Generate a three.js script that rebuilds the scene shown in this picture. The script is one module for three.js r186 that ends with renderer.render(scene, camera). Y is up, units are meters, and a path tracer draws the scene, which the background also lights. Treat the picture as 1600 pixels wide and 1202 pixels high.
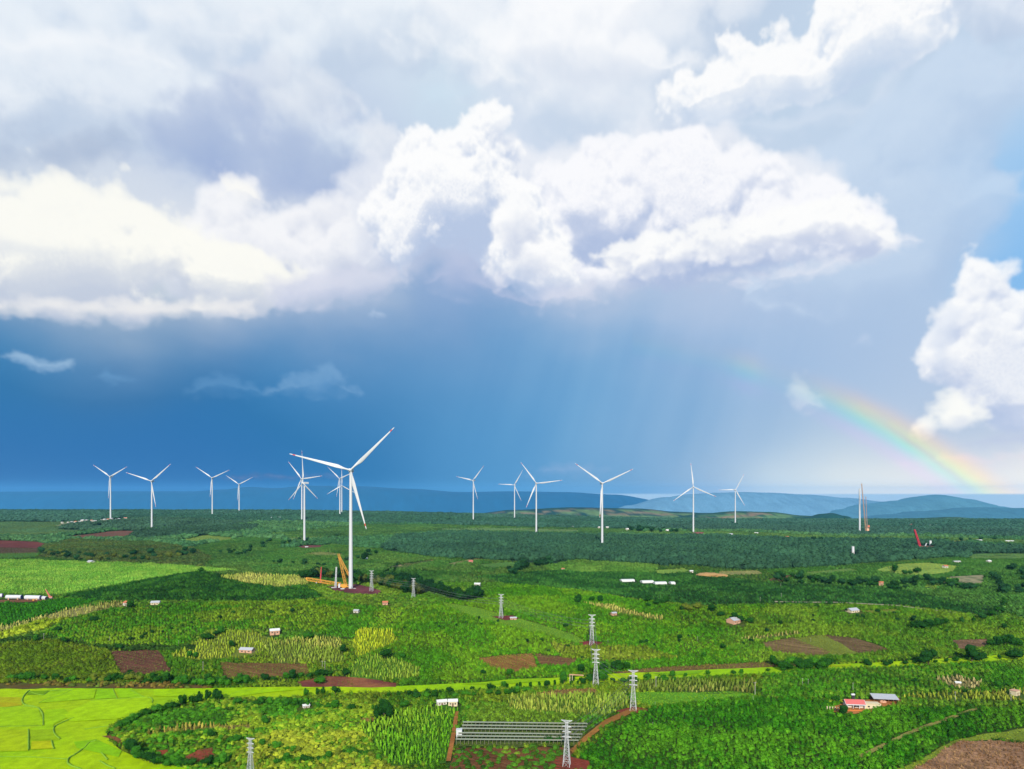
import * as THREE from 'three';
import { mergeGeometries, toCreasedNormals } from 'three/addons/utils/BufferGeometryUtils.js';

const scene = new THREE.Scene();
// ---------- camera: level, 130 m above the valley floor, the lens shifted up ----------
const EYE = 130;
const camera = new THREE.PerspectiveCamera(2 * Math.atan(601 / 1067) * 180 / Math.PI, 1600 / 1202, 1, 250000);
camera.position.set(0, EYE, 0);
camera.setViewOffset(1600, 1202, 0, -171, 1600, 1202);
const renderer = new THREE.WebGLRenderer({ antialias: true });
renderer.toneMapping = THREE.LinearToneMapping;
renderer.toneMappingExposure = 1.5;
renderer.shadowMap.enabled = true;
// ---------- the sky: one computed equirectangular picture of air, rain and clouds ----------
const DEG = Math.PI / 180;
const clamp = (x, a = 0, b = 1) => Math.min(b, Math.max(a, x)), mix = (a, b, t) => a + (b - a) * t;
const sstep = (a, b, x) => { const t = clamp((x - a) / (b - a)); return t * t * (3 - 2 * t); };
const lin = (c) => (c <= 0.04045 ? c / 12.92 : ((c + 0.055) / 1.055) ** 2.4);
const hexLin = (h) => [0, 2, 4].map((i) => lin(parseInt(h.slice(i, i + 2), 16) / 255));
const hash2 = (x, y, s = 0) => { let h = Math.imul(x, 374761393) ^ Math.imul(y, 668265263) ^ Math.imul(s, 1442695041); h = Math.imul(h ^ (h >>> 13), 1274126177); return ((h ^ (h >>> 16)) >>> 0) / 4294967296; };
function vnoise(x, y, s = 0) {                      // smooth value noise, -1..1
  const ix = Math.floor(x), iy = Math.floor(y), fx = x - ix, fy = y - iy, u = fx * fx * fx * (fx * (fx * 6 - 15) + 10), v = fy * fy * fy * (fy * (fy * 6 - 15) + 10);
  return mix(mix(hash2(ix, iy, s), hash2(ix + 1, iy, s), u), mix(hash2(ix, iy + 1, s), hash2(ix + 1, iy + 1, s), u), v) * 2 - 1;
}
function fbm(x, y, oct = 5, s = 0, gain = 0.5) { let a = 1, t = 0, n = 0; for (let i = 0; i < oct; i++) { t += a * vnoise(x, y, s + i * 17); n += a; a *= gain; const q = x * 1.62 - y * 1.21 + 7.3; y = x * 1.21 + y * 1.62 - 3.1; x = q; } return t / n; }
function puff(x, y, s = 0) {                        // rounded bumps, 0 in the creases and 1 on the crowns
  const ix = Math.floor(x), iy = Math.floor(y); let d = 9;
  for (let j = -1; j <= 1; j++) for (let i = -1; i <= 1; i++) {
    const dx = ix + i + hash2(ix + i, iy + j, s) - x, dy = iy + j + hash2(ix + i, iy + j, s + 91) - y, q = dx * dx + dy * dy;
    if (q < d) d = q;
  }
  return Math.max(0, 1 - d);
}
const LENS = 1067, HORIZON = 772;                    // the lens and the eye level, in pixels of a picture 1600 wide
const azOf = (px) => Math.atan((px - 800) / LENS) / DEG;
const elOf = (px, py) => Math.atan((HORIZON - py) / Math.hypot(LENS, px - 800)) / DEG;
const SUN_UP = 29, SUN_AZ = 183.5;                   // behind the viewer: the rainbow stands round the point opposite

function makeSky(W, gain) {
  const H = W / 2, data = new Float32Array(W * H * 4), ppd = W / 360;
  const dir = (az, el) => [Math.sin(az * DEG) * Math.cos(el * DEG), Math.sin(el * DEG), -Math.cos(az * DEG) * Math.cos(el * DEG)];
  // tones of the air and of the even cloud veil: [azimuth, height, colour, reach in degrees]
  const tones = [];
  const P = (px, py, c, r = 6) => tones.push([...dir(azOf(px), elOf(px, py)), hexLin(c), r]);
  const Q = (az, el, c, r = 22) => tones.push([...dir(az, el), hexLin(c), r]);
  // storm and rain under the cloud base
  P(0, 785, '003c78'); P(300, 785, '044684'); P(150, 710, '0a5494'); P(350, 710, '12609e'); P(0, 620, '2a78b0'); P(200, 640, '2a76ae'); P(420, 640, '367eb6'); P(0, 530, '4288ba', 3.5); P(120, 540, '3e85b8', 3.5); P(250, 540, '3c84b8', 3.5); P(420, 540, '3c86bc', 4);
  P(560, 560, '5590c2'); P(600, 680, '327cb4'); P(560, 750, '1c68a4'); P(700, 600, '5b97c8'); P(750, 700, '5397cb'); P(720, 770, '5796c9'); P(640, 480, '6a97c5'); P(750, 480, '79a1cd'); P(880, 540, '74a6d2'); P(900, 660, '66a3d2'); P(960, 775, '7aa8d0');
  P(1050, 560, '86afd8'); P(1050, 680, '7cadd7'); P(1150, 640, '8fb5da'); P(1130, 775, 'a0bcd8'); P(1200, 500, 'a6bfe0'); P(1220, 580, '9dbcdf'); P(1250, 700, 'a2c0e0'); P(1300, 775, 'c6d8de'); P(1330, 480, 'acc4e3'); P(1380, 580, 'aec4e3'); P(1430, 745, 'c6d3e2'); P(1450, 785, 'fff6ea', 3); P(1330, 785, 'f2f2ea', 3); P(1220, 785, 'dcecf0', 3); P(1580, 785, 'fff8ee', 3); P(1500, 690, 'a5bcdc', 3.5);
  // the veil above
  P(60, 40, 'd2e2f2'); P(250, 60, 'd0e0f1'); P(450, 50, 'cfe2ef'); P(650, 60, 'dbe6f3'); P(850, 80, 'e2e9f4'); P(1000, 40, 'd8e2f0'); P(1110, 60, 'b9cbe2', 4); P(1400, 100, 'c9daec'); P(1550, 60, 'c2d3e9'); P(1500, 180, 'c6daee'); P(1330, 210, 'bdd0e7'); P(1420, 320, 'b8cee7'); P(1480, 430, 'b8cde6'); P(1500, 280, 'bdd2ea');
  P(40, 140, 'd0dff0'); P(160, 160, 'd4e0f0'); P(320, 130, 'd2dcec'); P(60, 225, 'b4c3db', 4); P(180, 240, 'b5c3dc', 4); P(280, 210, 'b6c6e3', 5); P(400, 220, 'a9bbdd', 5); P(480, 230, 'a6b8dc', 5); P(560, 260, 'abc0e0', 4); P(470, 100, 'd5dfef'); P(600, 130, 'd2deed', 4);
  P(60, 320, 'eaeff2', 5); P(200, 340, 'eff2f3', 5); P(350, 300, 'dfe6ef', 4); P(150, 440, 'eef0f0', 5); P(350, 410, 'e2e4ec', 5); P(520, 420, 'cfd6e6', 5); P(560, 340, 'd8e1ee', 4);
  P(950, 180, 'd2dfee', 5); P(1020, 250, 'd5dff0', 5); P(700, 130, 'c9ddec', 4); P(660, 160, 'c3d9eb', 3); P(830, 180, 'd6e0f0', 4); P(840, 270, 'c6d5ec', 3); P(1180, 170, 'bed3e8', 4); P(1000, 330, 'd6dcec', 5); P(1200, 330, 'd8e0f0', 5); P(900, 420, 'd5d8e8', 4); P(1100, 430, 'c0cce4', 4); P(1250, 430, 'b8c8e4', 4); P(700, 420, 'a6b9dc', 4);
  P(1590, 330, '86c0f2', 3.2); P(1600, 430, '74b6ee', 2.6); P(1585, 290, '90c6f2', 2.4); P(1600, 400, '7fbdf0', 2.6); P(1605, 250, '9fcbf0', 2.6); P(1640, 330, '78b8ee', 5);
  // the rest of the sky: the storm goes on to the left, clear air with some cloud to the right and behind
  Q(-55, 6, '1f69ab', 12); Q(-56, 18, '4a86bd', 12); Q(-55, 30, 'b9cbe0', 12); Q(-85, 6, '2f76b2', 18); Q(-85, 18, '3d7cb8', 14); Q(-85, 36, 'b0c8e2'); Q(58, 5, '8fb4dc', 12); Q(60, 20, '5a9ad8', 14); Q(62, 34, '8fbbe8', 14); Q(95, 8, '5f9bd2'); Q(95, 20, '3f80c4', 16); Q(95, 36, '5f9ada'); Q(140, 10, '5f9cd4'); Q(140, 22, '4584c6'); Q(-130, 8, '4a8cc6'); Q(-130, 20, '4080c2'); Q(180, 8, '7fb0de'); Q(180, 42, '6aa0dc'); Q(90, 60, '7fa9dc'); Q(-90, 60, 'a5bfdf'); Q(0, 55, 'c3d5ea', 18); Q(0, 88, 'a9c2e2', 26); Q(180, 70, '6c9fd8');
  const toneAt = (az, el, o) => {
    const d = dir(az, el); let w = 1e-9, r = 0, g = 0, b = 0;
    for (const t of tones) { const c = 1 - (d[0] * t[0] + d[1] * t[1] + d[2] * t[2]), s = t[4] * DEG, k = Math.exp(-2 * c / (s * s)) * (6 / t[4]) ** 0.7 + 1e-7 / (c + 0.01); w += k; r += k * t[3][0]; g += k * t[3][1]; b += k * t[3][2]; }
    o[0] = r / w; o[1] = g / w; o[2] = b / w;
  };
  const WX0 = -62, WX1 = 62, WY1 = 50;               // the part with fine detail
  const c3 = [0, 0, 0];
  // coarse tables, read with linear interpolation
  const table = (x0, y0, step, nx, ny) => { const a = new Float32Array(nx * ny * 3); for (let j = 0; j < ny; j++) for (let i = 0; i < nx; i++) { toneAt(x0 + i * step, y0 + j * step, c3); a.set(c3, (j * nx + i) * 3); } return { a, x0, y0, step, nx, ny }; };
  const far = table(-180, 0, 3, 121, 31), fine = table(WX0 - 4, -1, 0.5, 266, 110);
  const read = (t, x, y, o) => {
    const gx = clamp((x - t.x0) / t.step, 0, t.nx - 1.001), gy = clamp((y - t.y0) / t.step, 0, t.ny - 1.001), i = Math.floor(gx), j = Math.floor(gy), u = gx - i, v = gy - j, k = (j * t.nx + i) * 3, n = t.nx * 3;
    for (let c = 0; c < 3; c++) o[c] = mix(mix(t.a[k + c], t.a[k + 3 + c], u), mix(t.a[k + n + c], t.a[k + n + 3 + c], u), v);
  };
  const anti = dir(SUN_AZ - 180, -SUN_UP);
  for (let row = 0; row < H; row++) {
    const el = (row + 0.5) / ppd - 90;
    for (let col = 0; col < W; col++) {
      const o = (row * W + col) * 4; data[o + 3] = 1;
      if (el < -1.5) { data[o] = 0.6; data[o + 1] = 0.74; data[o + 2] = 0.88; continue; }
      let az = (col + 0.5) / ppd - 90; if (az > 180) az -= 360;
      const e0 = Math.max(el, 0);
      if (az < WX0 || az > WX1 || el > WY1) {
        if ((row & 1) || (col & 1)) continue;       // filled below
        const near = Math.min(az < WX0 ? WX0 - az : az > WX1 ? az - WX1 : 99, el > WY1 ? el - WY1 : 99) > 0 ? 1 : 1;
        read(far, az, e0, c3);
        const d = dir(az, e0), k = 5 / (d[1] + 0.25), n = fbm(d[0] * k * 0.8 + 3, d[2] * k * 0.8, 5, 5), m = sstep(0.02, 0.42, n) * 0.75 * near * sstep(14, 30, e0), b = 0.62 + 0.3 * sstep(0.1, 0.5, n);
        for (let c = 0; c < 3; c++) data[o + c] = mix(c3[c], b * [0.95, 0.97, 1][c], m);
      } else {
        const wx = fbm(az * 0.13, e0 * 0.22, 4, 3), wy = fbm(az * 0.13 + 9, e0 * 0.22, 4, 4), k = sstep(3, 15, e0), kk = mix(0.8, 2.2, k);
        read(fine, az + wx * kk, e0 + wy * kk * 0.75, c3);
        data[o] = c3[0]; data[o + 1] = c3[1]; data[o + 2] = c3[2];
      }
    }
  }
  for (let row = 0; row < H; row++) for (let col = 0; col < W; col++) {   // the rest of the coarser part
    let az = (col + 0.5) / ppd - 90; if (az > 180) az -= 360; const el = (row + 0.5) / ppd - 90;
    if (el < -1.5 || !(az < WX0 || az > WX1 || el > WY1) || !((row & 1) || (col & 1))) continue;
    const o = (row * W + col) * 4, s = ((row & ~1) * W + (col & ~1)) * 4; for (let c = 0; c < 3; c++) data[o + c] = data[s + c];
  }

  // ---- clouds: a density of rounded billows inside an outline, marched along the view and towards the sun ----
  const N = 64, N2 = N * N, tile = new Float32Array(N * N * N);
  {
    const cells = (n, s) => { const a = new Float32Array(n * n * n * 3); for (let i = 0; i < n * n * n; i++) for (let c = 0; c < 3; c++) a[i * 3 + c] = hash2(i, c * 7 + s, s + 5); return a; };
    [[4, 0.56], [8, 0.29], [16, 0.15]].forEach(([n, amp], q) => {
      const cs = cells(n, q + 1);
      for (let z = 0; z < N; z++) for (let y = 0; y < N; y++) for (let x = 0; x < N; x++) {
        const px = (x * n) / N, py = (y * n) / N, pz = (z * n) / N, ix = Math.floor(px), iy = Math.floor(py), iz = Math.floor(pz); let d = 9;
        for (let k = -1; k <= 1; k++) for (let j = -1; j <= 1; j++) for (let i = -1; i <= 1; i++) {
          const c = ((((iz + k + n) % n) * n + ((iy + j + n) % n)) * n + ((ix + i + n) % n)) * 3, dx = ix + i + cs[c] - px, dy = iy + j + cs[c + 1] - py, dz = iz + k + cs[c + 2] - pz, e = dx * dx + dy * dy + dz * dz;
          if (e < d) d = e;
        }
        tile[z * N2 + y * N + x] += amp * (1 - Math.min(1.4, Math.sqrt(d)) * 1.0);
      }
    });
  }
  const n3 = (x, y, z) => {                            // x, y, z in widths of the tile
    x = (x - Math.floor(x)) * N; y = (y - Math.floor(y)) * N; z = (z - Math.floor(z)) * N;
    const i = x | 0, j = y | 0, k = z | 0, u = x - i, v = y - j, w = z - k, i0 = i & 63, i1 = (i + 1) & 63, j0 = (j & 63) * N, j1 = ((j + 1) & 63) * N, k0 = (k & 63) * N2, k1 = ((k + 1) & 63) * N2;
    const a = tile[k0 + j0 + i0], b = tile[k0 + j0 + i1], c = tile[k0 + j1 + i0], d = tile[k0 + j1 + i1], e = tile[k1 + j0 + i0], f = tile[k1 + j0 + i1], g = tile[k1 + j1 + i0], h = tile[k1 + j1 + i1];
    const p = a + (b - a) * u, q = c + (d - c) * u, r = e + (f - e) * u, s = g + (h - g) * u, m = p + (q - p) * v;
    return m + (r + (s - r) * v - m) * w;
  };
  const SX = -0.22, SY = 0.84, SZ = 0.5;                // towards the sun: high behind the viewer
  function cloud(o) {
    const pts = o.at.map(([x, y]) => [azOf(x), elOf(x, y)]), S = o.size ?? 3, rag = (o.rag ?? 1) * S, pad = 0.6 + rag * 0.5, s0 = (o.seed ?? 1) * 0.37, n = pts.length;
    const ax0 = Math.min(...pts.map((p) => p[0])) - pad, ax1 = Math.max(...pts.map((p) => p[0])) + pad, ay0 = Math.max(-0.5, Math.min(...pts.map((p) => p[1])) - pad), ay1 = Math.max(...pts.map((p) => p[1])) + pad;
    const cx0 = Math.floor((ax0 + 90) * ppd), cx1 = Math.ceil((ax1 + 90) * ppd), ry0 = Math.floor((ay0 + 90) * ppd), ry1 = Math.ceil((ay1 + 90) * ppd), w = cx1 - cx0, h = ry1 - ry0;
    const depth = new Float32Array(w * h), firm = new Float32Array(w * h), swell = new Float32Array(w * h);
    for (let j = 0; j < h; j++) for (let i = 0; i < w; i++) {
      const x0 = (cx0 + i + 0.5) / ppd - 90, y0 = (ry0 + j + 0.5) / ppd - 90, x = x0 + fbm(x0 / S, y0 / S, 3, 7) * S * 0.25, y = y0 + fbm(x0 / S + 8, y0 / S, 3, 7) * S * 0.25;
      let d2 = 1e9, inside = false, ey = 0;
      for (let k = 0, m = n - 1; k < n; m = k++) {
        const [x1, y1] = pts[m], [x2, y2] = pts[k], vx = x2 - x1, vy = y2 - y1, t = clamp(((x - x1) * vx + (y - y1) * vy) / (vx * vx + vy * vy)), dx = x - x1 - vx * t, dy = y - y1 - vy * t, q = dx * dx + dy * dy;
        if (q < d2) { d2 = q; ey = dy; }
        if ((y1 > y) !== (y2 > y) && x < (vx * (y - y1)) / vy + x1) inside = !inside;
      }
      const r = Math.sqrt(d2), under = clamp(0.5 + ((inside ? ey : -ey) * 0.6) / (r + 0.3));
      depth[j * w + i] = inside ? r : -r;
      swell[j * w + i] = inside ? sstep(0, S * 0.9, r) : 0;
      firm[j * w + i] = mix(1, o.base ?? 0.35, sstep(0.4, 0.95, under) * (1 - sstep(0.3, 1.6 * (o.fade ?? 1), inside ? r : 0)));
    }
    const R = o.round ?? 3, half = R * 1.25, steps = 44, dz = (2 * half) / steps, k0 = 1 / (S * 9), k1 = 1 / (S * 4), heave = (o.heave ?? 1) * S * 3.2, k2 = 1 / (S * 0.85), k3 = 1 / (S * 0.2), sig = (o.dense ?? 2.4), hardness = (o.hard ?? 0.9);
    const density = (x, y, z, fine) => {
      const i = ((x + 90) * ppd - cx0) | 0, j = ((y + 90) * ppd - ry0) | 0; if (i < 0 || j < 0 || i >= w || j >= h) return 0;
      const q = j * w + i; let f = depth[q]; f = f > R ? R : f; f -= (z * z) / (R * 1.1);
      if (f < -rag * 0.42) return 0;
      if (f > -0.2) f += heave * swell[q] * (n3(x * k0 + s0, y * k0 * 1.25 + s0, z * k0) - 0.46);
      f += rag * 1.5 * (n3(x * k1 + s0, y * k1 * 1.15, z * k1 + s0) - 0.48);
      if (f < -rag * 0.2) return 0;
      if (fine) f += rag * 0.6 * (n3(x * k2, y * k2 + s0, z * k2) - 0.48) + rag * 0.18 * (n3(x * k3 + s0, y * k3, z * k3) - 0.48);
      return f <= 0 ? 0 : Math.min(1, f * hardness) * firm[q];
    };
    const lit = hexLin(o.lit ?? 'ffffff'), dark = hexLin(o.dark ?? 'a9b9da'), glow = (o.glow ?? 1), ls = S * 0.1;
    for (let j = 0; j < h; j++) for (let i = 0; i < w; i++) {
      if (depth[j * w + i] < -rag * 0.45) continue;
      const x = (cx0 + i + 0.5) / ppd - 90, y = (ry0 + j + 0.5) / ppd - 90; let T = 1, L = 0, A = 0, z = half - dz * hash2(i, j, 3);
      for (let s = 0; s < steps && T > 0.02; s++, z -= dz) {
        const d = density(x, y, z, true); if (d < 0.004) continue;
        let od = 0; for (let m = 1, g = ls, t = ls * (0.6 + 0.8 * hash2(i + s * 131, j, 5)); m <= 8; m++) { od += density(x + SX * t, y + SY * t, z + SZ * t, m < 4) * g; g *= 1.3; t += g; }
        od *= sig; const a = 1 - Math.exp(-d * sig * dz), sun = 0.8 / (1 + od * 0.62) + 0.2 * Math.exp(-od * 0.08);
        L += T * a * sun; A += T * a; T *= 1 - a;
      }
      if (A < 0.004) continue;
      const l = clamp((L / A - 0.22) * 1.5 * glow + (o.lift ?? 0));
      const a = Math.min(1, A * (o.thick ?? 1)), p = ((ry0 + j) * W + ((cx0 + i + W) % W)) * 4;
      for (let c = 0; c < 3; c++) data[p + c] = mix(data[p + c], mix(dark[c], lit[c], l), a);
    }
  }
  // the veil high up: broad soft masses
  cloud({ at: [[-80, -120], [700, -120], [800, -20], [700, 60], [640, 110], [560, 130], [600, 230], [560, 300], [380, 300], [240, 270], [100, 265], [-80, 250]], lit: 'eff5fb', dark: 'b8cae2', size: 6.5, rag: 0.6, hard: 0.35, dense: 1.5, heave: 1.2, round: 5, thick: 0.8, base: 0.3, seed: 11 });
  cloud({ at: [[600, -80], [1250, -80], [1180, 40], [1110, 110], [1060, 160], [1030, 260], [900, 250], [830, 240], [760, 160], [690, 130]], lit: 'f6f9fd', dark: 'c2d3e8', size: 6, rag: 0.6, hard: 0.4, dense: 1.5, heave: 1.1, round: 4, thick: 0.75, base: 0.3, seed: 13 });
  cloud({ at: [[1640, 150], [1560, 215], [1545, 250], [1590, 258], [1596, 300], [1572, 345], [1540, 395], [1470, 480], [1330, 520], [1150, 470], [1180, 330], [1300, 200], [1480, 60], [1640, 40]], lit: 'ccddf1', dark: 'abc3e2', size: 4.5, rag: 0.4, hard: 1.1, dense: 1.5, base: 0.15, fade: 3, thick: 0.72, seed: 21 });
  cloud({ at: [[1440, -60], [1640, -60], [1640, 60], [1600, 90], [1540, 110], [1500, 60]], lit: 'e4ebf6', dark: 'bacbe3', size: 4, rag: 0.9, hard: 0.6, thick: 0.8, seed: 23 });
  cloud({ at: [[780, -40], [800, 20], [740, 70], [760, 120], [860, 150], [980, 165], [1065, 130], [1085, 105], [1050, 70], [1000, 40], [1060, -40]], lit: 'fcfdff', dark: 'd0dbec', size: 4.5, rag: 0.75, hard: 0.5, dense: 1.4, round: 4, thick: 0.85, base: 0.15, fade: 2, seed: 31 });
  cloud({ at: [[980, -40], [1030, 18], [1085, 5], [1100, -40]], lit: 'f4f7fc', dark: 'd0dbec', size: 2.5, rag: 0.6, thick: 0.9, seed: 33 });
  cloud({ at: [[345, 50], [360, 15], [400, 5], [430, 20], [430, 50], [390, 60]], lit: 'f0f4fa', dark: 'd0ddee', size: 2.5, rag: 0.9, hard: 0.4, thick: 0.6, seed: 35 });
  cloud({ at: [[1030, 150], [1062, 138], [1092, 112], [1130, 98], [1128, 78], [1190, 52], [1258, 45], [1268, 15], [1290, -10], [1330, -60], [1480, -60], [1490, 20], [1450, 80], [1360, 130], [1260, 175], [1130, 195], [1060, 195]], lit: 'ffffff', dark: 'c2d3ea', size: 3.4, rag: 0.72, hard: 1.9, dense: 3, round: 4, base: 0.12, fade: 3.2, thick: 0.97, seed: 41, glow: 1.02 });
  cloud({ at: [[1060, 165], [1200, 170], [1330, 150], [1420, 100], [1380, 170], [1250, 210], [1100, 215]], lit: 'd9e4f3', dark: 'bacde6', size: 3, rag: 0.8, hard: 0.4, thick: 0.6, seed: 43 });
  cloud({ at: [[-40, 60], [80, 30], [200, 60], [320, 110], [300, 130], [160, 100], [20, 100]], lit: 'f6f9fd', dark: 'c6d6ea', size: 2.6, rag: 1.2, hard: 0.35, dense: 1.4, thick: 0.75, seed: 15 });
  cloud({ at: [[150, -20], [300, 10], [420, 60], [560, 150], [520, 150], [380, 90], [220, 50]], lit: 'f2f6fb', dark: 'c4d3e8', size: 2.4, rag: 1.2, hard: 0.35, dense: 1.4, thick: 0.7, seed: 16 });
  cloud({ at: [[-40, 130], [100, 130], [240, 170], [200, 190], [60, 170], [-40, 175]], lit: 'eff4fa', dark: 'bccbe2', size: 2.4, rag: 1.2, hard: 0.35, dense: 1.4, thick: 0.7, seed: 17 });
  cloud({ at: [[540, 20], [680, 40], [820, 110], [860, 150], [740, 120], [620, 80]], lit: 'fafcfe', dark: 'c8d8ea', size: 2.4, rag: 1.2, hard: 0.35, dense: 1.4, thick: 0.7, seed: 18 });
  cloud({ at: [[650, 130], [690, 120], [740, 140], [760, 160], [700, 185], [650, 180]], lit: 'cfe2f1', dark: 'b4cfe6', size: 2, rag: 1, hard: 0.3, dense: 1.3, thick: 0.7, seed: 19 });
  // grey undersides at the left
  cloud({ at: [[-60, 205], [60, 190], [190, 200], [215, 235], [150, 262], [60, 270], [-60, 272]], lit: 'afbfd8', dark: '92a8cc', size: 3.6, rag: 0.7, hard: 0.45, dense: 1.6, thick: 0.85, seed: 51 });
  cloud({ at: [[190, 150], [300, 105], [430, 130], [540, 170], [620, 240], [640, 310], [580, 350], [470, 335], [400, 345], [330, 300], [250, 265]], lit: 'abbcdc', dark: '90a7d5', size: 5, rag: 1.2, hard: 0.13, dense: 1.9, round: 3.6, thick: 0.86, seed: 54 });
  cloud({ at: [[300, 95], [420, 75], [540, 115], [570, 170], [480, 215], [420, 190]], lit: 'dfe6f1', dark: 'b7c6de', size: 3.6, rag: 1, hard: 0.35, dense: 1.4, thick: 0.75, seed: 56 });
  cloud({ at: [[540, 190], [580, 175], [640, 200], [620, 270], [570, 260]], lit: 'eaeef5', dark: 'c4d1e6', size: 2.6, rag: 0.9, hard: 0.5, thick: 0.8, seed: 57 });
  // the long bank with its level base
  cloud({ at: [[300, 330], [340, 278], [385, 275], [410, 310], [520, 300], [610, 330], [650, 410], [630, 440], [540, 468], [430, 492], [330, 490], [240, 430], [250, 370]], lit: 'fafafc', dark: 'bac5de', size: 3.4, rag: 0.7, hard: 0.7, dense: 1.6, heave: 1.3, round: 4, thick: 0.92, base: 0.3, seed: 59 });
  cloud({ at: [[-80, 290], [20, 285], [60, 268], [170, 280], [230, 300], [300, 345], [400, 380], [470, 440], [420, 490], [300, 500], [120, 498], [-80, 488]], lit: 'fffef6', dark: 'c6cfe0', size: 4.2, rag: 0.62, hard: 0.9, dense: 2.2, heave: 1.3, round: 4.5, thick: 0.95, base: 0.5, fade: 0.5, seed: 61, glow: 1.08 });
  cloud({ at: [[-80, 360], [60, 370], [160, 400], [120, 415], [20, 410], [-80, 420]], lit: 'dfe4ea', dark: 'b9c5d8', size: 2.2, rag: 1, hard: 0.5, dense: 1.5, thick: 0.7, seed: 63 });
  cloud({ at: [[340, 275], [375, 272], [400, 295], [415, 320], [370, 330], [335, 315]], lit: 'fdfcf8', dark: 'd0d8e8', size: 2, rag: 0.7, hard: 0.6, thick: 0.85, base: 0.1, fade: 2, seed: 65 });
  cloud({ at: [[-80, 455], [100, 462], [300, 468], [410, 462], [400, 492], [300, 500], [100, 497], [-80, 486]], lit: 'f6f4f2', dark: 'ccd0e0', size: 1.8, rag: 0.5, hard: 0.8, thick: 0.8, base: 0.7, fade: 0.4, seed: 67 });
  cloud({ at: [[400, 440], [520, 420], [640, 400], [640, 440], [560, 475], [440, 490]], lit: 'dcdfee', dark: 'b2bfdd', size: 2.2, rag: 0.8, hard: 0.5, thick: 0.75, base: 0.3, seed: 69 });
  cloud({ at: [[520, 290], [600, 240], [720, 200], [820, 200], [900, 220], [1000, 200], [1120, 190], [1280, 260], [1400, 340], [1420, 400], [1300, 440], [1100, 455], [940, 480], [820, 470], [720, 430], [640, 450], [560, 440]], lit: 'eef1f8', dark: 'b6c3df', size: 4.6, rag: 0.6, hard: 0.5, dense: 1.6, heave: 1.2, round: 4, thick: 0.9, base: 0.2, fade: 2, seed: 68 });
  // the great white masses in the middle
  cloud({ at: [[800, 290], [850, 250], [900, 232], [1000, 215], [1095, 192], [1150, 225], [1250, 250], [1330, 290], [1378, 330], [1388, 372], [1340, 410], [1250, 432], [1150, 438], [1000, 450], [880, 455], [800, 420], [760, 360]], lit: 'fcfcff', dark: 'b0c0e0', size: 4.2, rag: 0.68, hard: 1.2, dense: 2.4, heave: 1.15, round: 4, thick: 0.96, base: 0.25, fade: 1.5, seed: 71 });
  cloud({ at: [[930, 400], [1000, 365], [1090, 352], [1180, 335], [1300, 300], [1380, 335], [1386, 372], [1300, 388], [1230, 408], [1150, 405], [1050, 430], [980, 440]], lit: 'fffffe', dark: 'b8c5e2', size: 2.6, rag: 0.8, hard: 1.4, dense: 2.8, thick: 0.92, base: 0.2, fade: 1.2, seed: 77, glow: 1.1 });
  cloud({ at: [[1100, 440], [1180, 425], [1250, 415], [1330, 395], [1330, 420], [1270, 436], [1180, 450]], lit: 'e6eaf5', dark: 'b4c2e0', size: 1.7, rag: 0.8, hard: 0.7, thick: 0.8, seed: 78 });
  cloud({ at: [[1380, 380], [1420, 366], [1450, 374], [1430, 388], [1395, 392]], lit: 'f0f2fa', dark: 'c0cce6', size: 1.2, rag: 0.7, thick: 0.8, base: 0.2, seed: 79 });
  cloud({ at: [[612, 225], [640, 206], [668, 192], [690, 196], [718, 178], [760, 165], [800, 168], [803, 190], [782, 212], [805, 232], [812, 262], [840, 300], [850, 345], [900, 400], [920, 450], [860, 470], [780, 450], [740, 390], [680, 390], [650, 420], [625, 440], [590, 390], [575, 340], [600, 290]], lit: 'ffffff', dark: 'b8c8e4', size: 3.2, rag: 0.72, hard: 1.9, dense: 3, heave: 0.9, round: 3.6, thick: 0.98, base: 0.2, fade: 1.4, seed: 82, glow: 1.02 });
  cloud({ at: [[760, 345], [790, 290], [815, 283], [838, 320], [850, 360], [890, 400], [900, 440], [850, 450], [800, 430]], lit: 'ffffff', dark: 'c6d0e6', size: 2.2, rag: 0.7, hard: 0.9, thick: 0.85, base: 0.15, fade: 1.5, seed: 83, glow: 1.02 });
  cloud({ at: [[650, 450], [690, 385], [740, 380], [790, 440], [860, 470], [850, 490], [760, 480], [700, 470]], lit: 'bcc6e2', dark: '9db0d8', size: 2.6, rag: 0.7, hard: 0.4, dense: 1.3, thick: 0.7, base: 0.15, fade: 2, seed: 85 });
  cloud({ at: [[820, 455], [880, 440], [940, 430], [940, 470], [900, 495], [840, 490]], lit: 'dfe1ef', dark: 'b0bedd', size: 2, rag: 0.8, hard: 0.4, dense: 1.3, thick: 0.7, base: 0.1, fade: 2, seed: 86 });
  // the cumulus at the right edge
  cloud({ at: [[1508, 392], [1530, 384], [1560, 398], [1592, 424], [1590, 448], [1660, 460], [1740, 600], [1660, 700], [1590, 684], [1560, 672], [1520, 660], [1470, 610], [1436, 590], [1428, 556], [1456, 515], [1478, 470]], lit: 'ffffff', dark: 'b0c1e2', size: 2.3, rag: 0.7, hard: 1.3, dense: 2.5, heave: 1.3, round: 2.6, thick: 0.97, base: 0.25, fade: 2, seed: 92, glow: 1 });
  cloud({ at: [[1440, 560], [1460, 500], [1490, 470], [1520, 480], [1500, 540], [1470, 580]], lit: 'e4ebf7', dark: 'bccbe6', size: 1.6, rag: 1, hard: 0.6, thick: 0.7, seed: 93 });
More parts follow.
